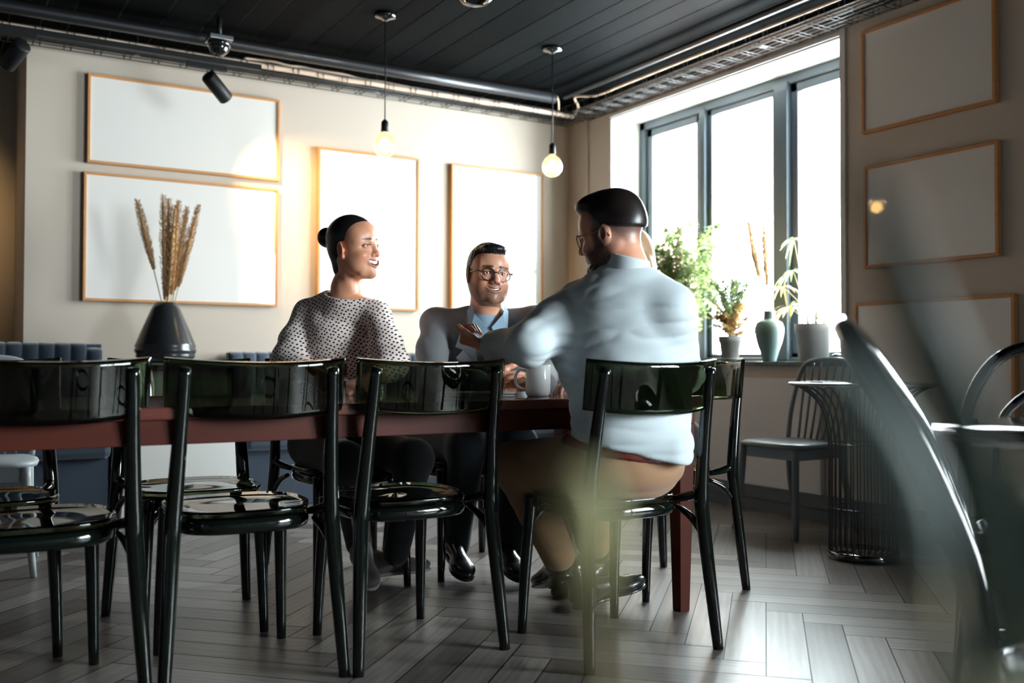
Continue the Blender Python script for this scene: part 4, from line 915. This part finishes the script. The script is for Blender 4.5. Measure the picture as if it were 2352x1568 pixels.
join_parts('blouse', [b.build(.005, folds(.005, 4, 16))], 'blouse', w)
hair_cap(c, Bh, 1.05, [('e', (0, -.022, .036), (.0775, .101, .089), .01), ('e', (0, -.040, -.01), (.073, .066, .07), .02), ('e', (0, -.060, -.066), (.045, .040, .050), .02),
    ('p', (0, .072, .072), (0, 1, -.55), .006), ('e', (0, .078, -.014), (.074, .068, .086), .006, 's'), ('p', (0, .012, -.005), (0, .9, -.75), .006), ('e', (.082, -.008, -.012), (.03, .026, .036), .006, 's'), ('e', (-.082, -.008, -.012), (.03, .026, .036), .006, 's'), ('e', (0, .018, -.09), (.075, .075, .060), .01, 's')], .003, 'hair', 'hair_black', w)
hair_cap(c, Bh, 1.05, [('e', (0, -.132, .050), (.038, .034, .038), .01), ('c', (0, -.09, .03), (0, -.125, .045), .028, .026, .01)], .003, 'hair_bun', 'hair_black', w)
t = Sol(); kL, kR = Vector((1.53, 3.26, .50)), Vector((1.27, 3.28, .50)); t.ell(hip, (.17, .15, .11), .04)
t.chain([hip+Vector((.09, 0, 0)), kL, Vector((1.52, 3.40, .13))], [.095, .066, .05], .04); t.chain([hip-Vector((.09, 0, 0)), kR, Vector((1.41, 3.50, .16))], [.095, .066, .05], .04)
join_parts('trousers', [t.build(.008)], 'trouser_black', w)
shoe(w, Vector((1.41, 3.53, .12)), 186, .25, 24, 'sneaker', 'sole', 'sneaker', .042); shoe(w, Vector((1.46, 3.53, .022)), 120, .25, -6, 'sneaker', 'sole', 'sneaker', .042)
# ---------------- man in a grey jacket
c = at(1123, 630, 3.79); Bh = basis(191, -2, -4); nt = at(1118, 716, 3.86)
hv, hc, T = head(c, Bh, 'm', (.74, .36, .23), .62, 1.4, nt, .060, 1.0, .0017, .009)
shR, shL = at(1003, 742, 3.93), at(1232, 738, 3.83); elR, elL = at(996, 868, 3.72), at(1252, 862, 3.60); wrR, wrL = at(1118, 876, 3.36), at(1232, 880, 3.38)
sk = Sol(); sk.chain([shR, nt-Vector((0, -.01, .10)), shL], [.025, .03, .025], .03); sk.chain([shR, elR, wrR], [.04, .035, .026], .02); sk.chain([shL, elL, wrL], [.04, .035, .026], .02); hip = Vector((1.93, 3.80, .54)); sk.chain([nt-Vector((0, -.02, .07)), hip], [.06, .12], .05)
hs = Sol(); hand(hs, wrR+RT*.012, RT*.97+FW*.15, FW, UP, (.22, .26, .30, .34), .3, .02, .98, RT*.8+UP*.5+FW*.2); hand(hs, wrL+RT*-.005, -RT*.95-FW*.25+UP*.15, -FW*.3-UP*.5, UP, (.5, .6, .7, .8), .5, .03, .98)
m2 = person('smiling man with short dark hair and round glasses in a grey jacket', [hv, sk.build(.007), hs.build(.0022)], hc)
face_bits(T, Bh, m2, (.15, 1, -.1), 1.4, .009); glasses(T, m2, 'tortoise', .0255, .0023, z0=-.004)
hair_cap(c, Bh, 1., [('e', (0, -.022, .040), (.081, .103, .087), .01), ('e', (0, -.03, -.005), (.079, .088, .065), .02), ('e', (0, .045, .096), (.050, .040, .019), .02),
    ('e', (0, .078, .0), (.072, .060, .068), .006, 's'), ('p', (0, -.005, -.015), (0, .60, -.9), .006), ('e', (.084, -.008, -.018), (.03, .032, .045), .006, 's'), ('e', (-.084, -.008, -.018), (.03, .032, .045), .006, 's'), ('e', (0, .0, -.10), (.085, .09, .07), .006, 's')], .0026, 'hair', 'hair_black', m2, lambda P: .0010*np.sin(P[..., 0]*380+np.sin(P[..., 2]*270)*2)*np.sin(P[..., 2]*350+P[..., 1]*290))
Bt, Tt = torso_frame(nt+Vector((0, 0, -.02)), 204, -20)      # leans forward over the table
s1 = Sol(); s1.ell(Tt(0, -.02, -.13), (.165, .115, .15), .05, Bt); s1.ell(Tt(0, -.01, -.33), (.15, .12, .20), .05, Bt); s1.cone(nt+Vector((0, .0, .028)), nt-Vector((0, 0, .07)), .062, .085, .03); s1.ell(nt+Vector((-.00, -.03, .075)), (.058, .060, .062), .006, Bh, 's')
sh_ = join_parts('shirt', [s1.build(.005, folds(.004, 2))], 'shirt_blue', m2)
j = Sol(); j.ell(Tt(0, -.025, -.12), (.190, .125, .145), .06, Bt); j.ell(Tt(0, -.015, -.32), (.178, .135, .22), .06, Bt); j.ell(Tt(0, -.02, -.50), (.185, .15, .12), .05, Bt); j.chain([shR, nt+Vector((-.05, .04, -.035)), nt+Vector((.05, .03, -.035)), shL], [.060, .052, .052, .060], .03)
j.chain([shR, shR.lerp(elR, .5)-RT*.012, elR], [.062, .062, .055], .03); j.chain([elR, wrR-RT*.03], [.055, .043], .02); j.chain([shL, elL, wrL+RT*.03], [.062, .056, .042], .03)
Bi = np.array(Bt.inverted()); o_ = np.array(nt+Vector((0, 0, -.02)))
def wedge(P):
    q = (P-o_)@Bi.T; half = np.clip(.012+(q[..., 2]+.34)*.30, .004, .2)-.0*q[..., 2]; return np.maximum(np.maximum(np.abs(q[..., 0])-half, -(q[..., 1]-.01)), -(q[..., 2]+.36))*.9
j.func(wedge, Tt(-.2, -.1, -.5)-Vector((.25, .25, .2)), Tt(.2, .3, .1)+Vector((.25, .3, .3)), .004, 's'); j.ell(nt+Vector((0, -.035, .05)), (.070, .075, .075), .006, Bh, 's')
jk = join_parts('jacket', [j.build(.005, folds(.007, 9, 11))], 'jacket', m2)
for sd in (-1, 1):
    # lapels, collar points, breast fold
    q = [(sd*.070, .045, .035), (sd*.080, .105, -.07), (sd*.105, .118, -.105), (sd*.072, .125, -.12), (sd*.090, .130, -.145), (sd*.022, .135, -.33)]; inn = [(sd*.058, .045, .040), (sd*.060, .100, -.05), (sd*.050, .112, -.10), (sd*.043, .118, -.135), (sd*.035, .122, -.18), (sd*.010, .130, -.33)]
    outl = [(sd*.078, .042, .025), (sd*.115, .095, -.055), (sd*.128, .100, -.095), (sd*.098, .108, -.105), (sd*.125, .112, -.135), (sd*.020, .128, -.33)]
    m = MB(); n = len(q); f_ = .012
    m.add([Tt(*p)+Bt @ Vector((0, f_-.02, 0)) for p in outl]+[Tt(*p)+Bt @ Vector((0, f_-.012, 0)) for p in inn]+[Tt(*p)+Bt @ Vector((0, f_-.026, 0)) for p in outl]+[Tt(*p)+Bt @ Vector((0, f_-.018, 0)) for p in inn], [(i, i+1, n+i+1, n+i) for i in range(n-1)]+[(3*n+i, 3*n+i+1, 2*n+i+1, 2*n+i) for i in range(n-1)]+[(2*n+i, 2*n+i+1, i+1, i) for i in range(n-1)]+[(n+i, n+i+1, 3*n+i+1, 3*n+i) for i in range(n-1)], False)
    m.build('lapel', 'jacket', jk)
    pts = [(sd*.067, .03, .062), (sd*.056, .078, .036), (sd*.010, .108, -.008), (sd*.040, .122, -.078), (sd*.074, .100, -.036), (sd*.082, .035, .032)]
    m = MB().add([Tt(*p) for p in pts]+[Tt(p[0], p[1]-.004, p[2]) for p in pts], [(0, 1, 5), (1, 4, 5), (1, 2, 4), (2, 3, 4)]+[(6+0, 11, 7), (7, 11, 10), (7, 10, 8), (8, 10, 9)]+[(i, (i+1) % 6+0, (i+1) % 6+6, i+6) for i in range(6)], False); m.build('collar', 'shirt_blue', sh_)
m = MB().grid(lambda u, v: Tt((u-.5)*.030, .100+.010*v*0-.0+.030*min(1, v*1.6)-.012, -.02-v*.30), 2, 10, .003); m.build('placket', 'shirt_blue', sh_)
for k in range(4): buttons(sh_, [(Tt(0, .105+.030*min(1, (.05+k*.25)*1.6)-.008, -.035-k*.07), Bt @ Vector((0, 1, .1)))], .0045)
t = Sol(); t.ell(hip, (.17, .15, .12), .04); t.chain([hip+Vector((.09, 0, 0)), (2.02, 3.33, .53), (1.98, 3.33, .12)], [.10, .072, .058], .04); t.chain([hip-Vector((.09, 0, 0)), (1.80, 3.35, .53), (1.83, 3.50, .12)], [.10, .072, .058], .04)
join_parts('trousers', [t.build(.008)], 'trouser_navy', m2)
shoe(m2, Vector((1.96, 3.42, .10)), 186, .30, 16, 'leather', 'leather', 'boot', .048, .05); shoe(m2, Vector((1.82, 3.58, .10)), 188, .30, 18, 'leather', 'leather', 'boot', .048, .05)
MB().tube([at(1157, 884, 3.30)+Vector((.010*math.cos(a)*.9, .004*math.cos(a), .0098*math.sin(a))) for a in [2*PI*k/20 for k in range(20)]], .0012, 6, closed=True).build('ring', 'silver', m2)
# ---------------- bearded man seen from behind
c = at(1400, 536, 2.95); Bh = basis(-31, -13, -4); nt = at(1438, 618, 2.92)
hv, hc, T = head(c, Bh, 'm', (.70, .33, .21), 1.0, .2, nt, .058, 1.02, .0019, .0, 1.1)
shL, shR = at(1330, 702, 2.99), at(1538, 712, 2.87); elL, wrL = at(1215, 790, 2.86), at(1128, 796, 3.06); elR, wrR = at(1570, 858, 3.02), at(1500, 876, 3.22)
hip = Vector((1.80, 2.38, .56)); sk = Sol(); sk.chain([shL, nt-Vector((0, 0, .07)), shR], [.04, .05, .04], .03); sk.chain([shL, elL, wrL], [.042, .038, .028], .02); sk.chain([shR, elR, wrR], [.042, .038, .028], .02); sk.chain([nt-Vector((0, 0, .05)), hip], [.08, .13], .05)
hs = Sol(); hand(hs, wrL-RT*.004, -RT*.88+FW*.32+UP*.22, UP-RT*.1, -FW, (1.25, 1.3, 1.3, 1.3), .5, .0, .95, -RT*.70-FW*.42+UP*.42); hand(hs, wrR, (wrR-elR).normalized(), (0, 0, -1), (-1, 0, 0), (.3, .4, .5, .5))
m3 = person('bearded man seen from behind in a pale blue striped shirt, gesturing with his left hand', [hv, sk.build(.007), hs.build(.0024)], hc)
face_bits(T, Bh, m3, (0, 1, 0), .2, 0, 1.02); glasses(T, m3, 'amber', .0235, .0019)
hair_cap(c, Bh, 1.02, [('e', (0, -.022, .042), (.0780, .100, .087), .01), ('e', (0, .030, .098), (.056, .055, .030), .025), ('e', (0, -.044, .01), (.0750, .0750, .06), .02),
    ('e', (0, .088, .0), (.075, .060, .072), .008, 's'), ('p', (0, -.02, .012), (0, .28, -1), .010)], .0028, 'hair', 'hair_dark', m3)
hair_cap(c, Bh, 1.02, [('e', (0, .040, -.094), (.051, .055, .042), .02), ('c', (-.061, .0, -.045), (-.040, .045, -.095), .013, .022, .02), ('c', (.061, .0, -.045), (.040, .045, -.095), .013, .022, .02), ('e', (0, .072, -.118), (.024, .024, .022), .02),
    ('e', (0, .095, -.058), (.030, .030, .018), .01, 's'), ('e', (0, -.015, -.12), (.045, .045, .07), .01, 's'), ('p', (0, 0, -.040), (0, -.5, 1), .006)], .003, 'beard', 'hair_dark', m3, lambda P: .0018*np.sin(P[..., 0]*260)*np.sin(P[..., 2]*240+P[..., 1]*200))
rs = random.Random(5); m = MB()
for k in range(0):
    pass
s2 = Sol(); Bt, Tt = torso_frame(nt, 27, -6)
s2.ell(Tt(0, .01, -.13), (.185, .118, .150), .06, Bt); s2.ell(Tt(.008, .03, -.28), (.190, .118, .18), .07, Bt); s2.ell(at(1450, 960, 2.90), (.190, .130, .17), .07, basis(12)); s2.chain([shL, nt-Vector((0, 0, .060)), shR], [.060, .062, .062], .05); s2.cone(nt+Vector((.0, .01, -.04)), nt+Vector((-.0, .0, .005)), .075, .062, .02)
s2.chain([shL, shL.lerp(elL, .5), elL], [.066, .066, .064], .05); s2.chain([elL, wrL+(elL-wrL)*.12], [.064, .049], .03); s2.chain([shR, elR], [.070, .060], .05); s2.chain([elR, wrR], [.060, .044], .02)
s2.cone(at(1400, 1035, 2.86), at(1530, 1040, 2.86), .09, .08, .06)
s2.ell(at(1352, 815, 2.97), (.10, .09, .13), .08, basis(12)); s2.plane(at(1450, 1038, 2.85), -UP-RT*.22, .008); 
s2.ell(c+Vector((0, 0, -.065)), (.070, .075, .050), .006, Bh, 's')
sh_ = join_parts('shirt', [s2.build(.005, folds(.0055, 21, 17))], 'shirt_stripe', m3)
col_ = Sol(); ax_ = (c-nt).normalized(); col_.cone(nt+Vector((0, .0, -.012)), nt+Vector((0, .0, .036)), .076, .069, .005); col_.cone(nt+Vector((0, 0, -.03)), nt+Vector((-.01, .015, .12)), .062, .062, .004, 's'); col_.plane(nt+Vector((0, .0, .040)), (.12, -.22, 1), .003); col_.plane(nt+Vector((0, 0, -.022)), (0, 0, -1), .003)
join_parts('collar', [col_.build(.003)], 'shirt_stripe', sh_)
cf = Sol(); d_ = (wrL-elL).normalized(); a_ = wrL-d_*.075; cf.cone(a_, wrL-d_*.015, .054, .051, .003); cf.plane(wrL-d_*.018, d_, .002); cf.plane(a_, -d_, .002); cf.cone(wrL-d_*.03, wrL+d_*.05, .034, .034, .003, 's'); join_parts('cuff', [cf.build(.003)], 'shirt_stripe', sh_)
p = Sol(); p.ell(hip+Vector((.0, -.02, -.01)), (.195, .165, .125), .05, basis(10)); kL, kR = at(1184, 1068, 3.14), at(1392, 1080, 3.32)
p.chain([hip+Vector((-.085, .03, -.02)), kL], [.105, .078], .05); p.chain([kL, at(1282, 1272, 3.17)], [.078, .056], .03); p.chain([hip+Vector((.085, .03, -.02)), kR], [.105, .078], .05); p.chain([kR, at(1370, 1245, 3.40)], [.078, .056], .03)
p.plane((1.76, 2.80, .125), (0, .3, -1), .006)
tr = join_parts('trousers', [p.build(.006, folds(.006, 31, 12))], 'chino', m3)
bl = Sol(); bl.ell(hip+Vector((.0, -.02, .03)), (.199, .170, .11), .02, basis(10)); bl.plane(hip+Vector((0, 0, .058)), UP+RT*.2, .003); bl.plane(hip+Vector((0, 0, .022)), -UP-RT*.2, .003); join_parts('belt', [bl.build(.005)], 'belt', tr)
shoe(m3, at(1298, 1325, 3.20), 15, .30, 20, 'leather', 'leather', 'boot', .05, .06); shoe(m3, Vector((1.88, 2.73, .02)), 92, .30, -10, 'leather', 'leather', 'boot', .05, .06)
# ---------------- fair-haired person hidden behind him
c = at(1436, 592, 3.78); Bh = basis(268, -6, 0); nt = at(1470, 690, 3.84)
hv, hc, T = head(c, Bh, 'f', (.60, .34, .25), 0, .6, nt, .046, .97, .0025, .004)
hip = Vector((2.46, 2.95, .55)); sk = Sol(); sk.chain([nt-Vector((0, 0, .05)), hip], [.08, .12], .05); ft = Vector((2.12, 2.86, .06))
for y, fx in ((2.87, 2.02), (3.02, 2.10)):
    sk.chain([(2.08, y, .48), (fx+.05, y, .13)], [.045, .034], .02); sk.chain([(fx+.05, y, .13), (fx+.06, y, .075), (fx-.02, y, .075), (fx-.11, y, .045)], [.034, .030, .027, .022], .015)
wr = [Vector((2.02, 2.84, .79)), Vector((2.03, 3.06, .79))]; sk.chain([nt+Vector((.03, -.15, -.07)), Vector((2.30, 2.74, .84)), wr[0]], [.04, .034, .024], .02); sk.chain([nt+Vector((.03, .15, -.07)), Vector((2.30, 3.18, .84)), wr[1]], [.04, .034, .024], .02)
hs = Sol(); hand(hs, wr[0], (-1, .35, 0), (0, 0, -1), (0, 1, 0), (.3, .4, .5, .5), sc=.93); hand(hs, wr[1], (-1, -.35, 0), (0, 0, -1), (0, -1, 0), (.3, .4, .5, .5), sc=.93)
m4 = person('fair-haired person mostly hidden behind the bearded man, in black cropped trousers', [hv, sk.build(.007), hs.build(.003)], hc)
face_bits(T, Bh, m4, (0, 1, 0), .6, .004, .97)
hair_cap(c, Bh, .97, [('e', (0, -.024, .036), (.084, .104, .090), .01), ('e', (0, -.055, -.04), (.086, .075, .10), .03), ('c', (-.075, -.03, -.03), (-.085, -.06, -.20), .028, .022, .03), ('c', (.075, -.03, -.03), (.085, -.06, -.20), .028, .022, .03), ('e', (0, -.085, -.15), (.075, .040, .10), .03), ('e', (0, .075, -.01), (.070, .070, .085), .006, 's'), ('e', (0, .03, -.10), (.06, .06, .07), .01, 's')], .004, 'hair', 'hair_fair', m4)
b = Sol(); Bt, Tt = torso_frame(nt, 265, -15); b.ell(Tt(0, -.01, -.14), (.15, .10, .13), .05, Bt); b.ell(Tt(0, 0, -.32), (.14, .105, .18), .05, Bt); b.chain([nt+Vector((.03, -.15, -.07)), nt-Vector((0, 0, .05)), nt+Vector((.03, .15, -.07))], [.05, .055, .05], .03)
b.chain([nt+Vector((.03, -.15, -.07)), Vector((2.30, 2.74, .84)), wr[0]+Vector((.04, 0, 0))], [.052, .046, .034], .02); b.chain([nt+Vector((.03, .15, -.07)), Vector((2.30, 3.18, .84)), wr[1]+Vector((.04, 0, 0))], [.052, .046, .034], .02)
M['dark_top'] = fabric('dark_top', (.02, .02, .025)); join_parts('top', [b.build(.007)], 'dark_top', m4)
t = Sol(); t.ell(hip, (.14, .17, .11), .04)
for y, fx in ((2.87, 2.02), (3.02, 2.10)): t.chain([hip+Vector((0, (y-2.945)*1.1, 0)), (2.06, y, .50), (fx+.05, y, .17)], [.09, .064, .052], .03)
join_parts('trousers', [t.build(.008)], 'trouser_black', m4)
for y, fx in ((2.87, 2.02), (3.02, 2.10)): shoe(m4, Vector((fx+.10, y, .055)), 270, .24, 9, 'leather', 'leather', 'heeled_shoe', .038, 0, .055)
#@@END
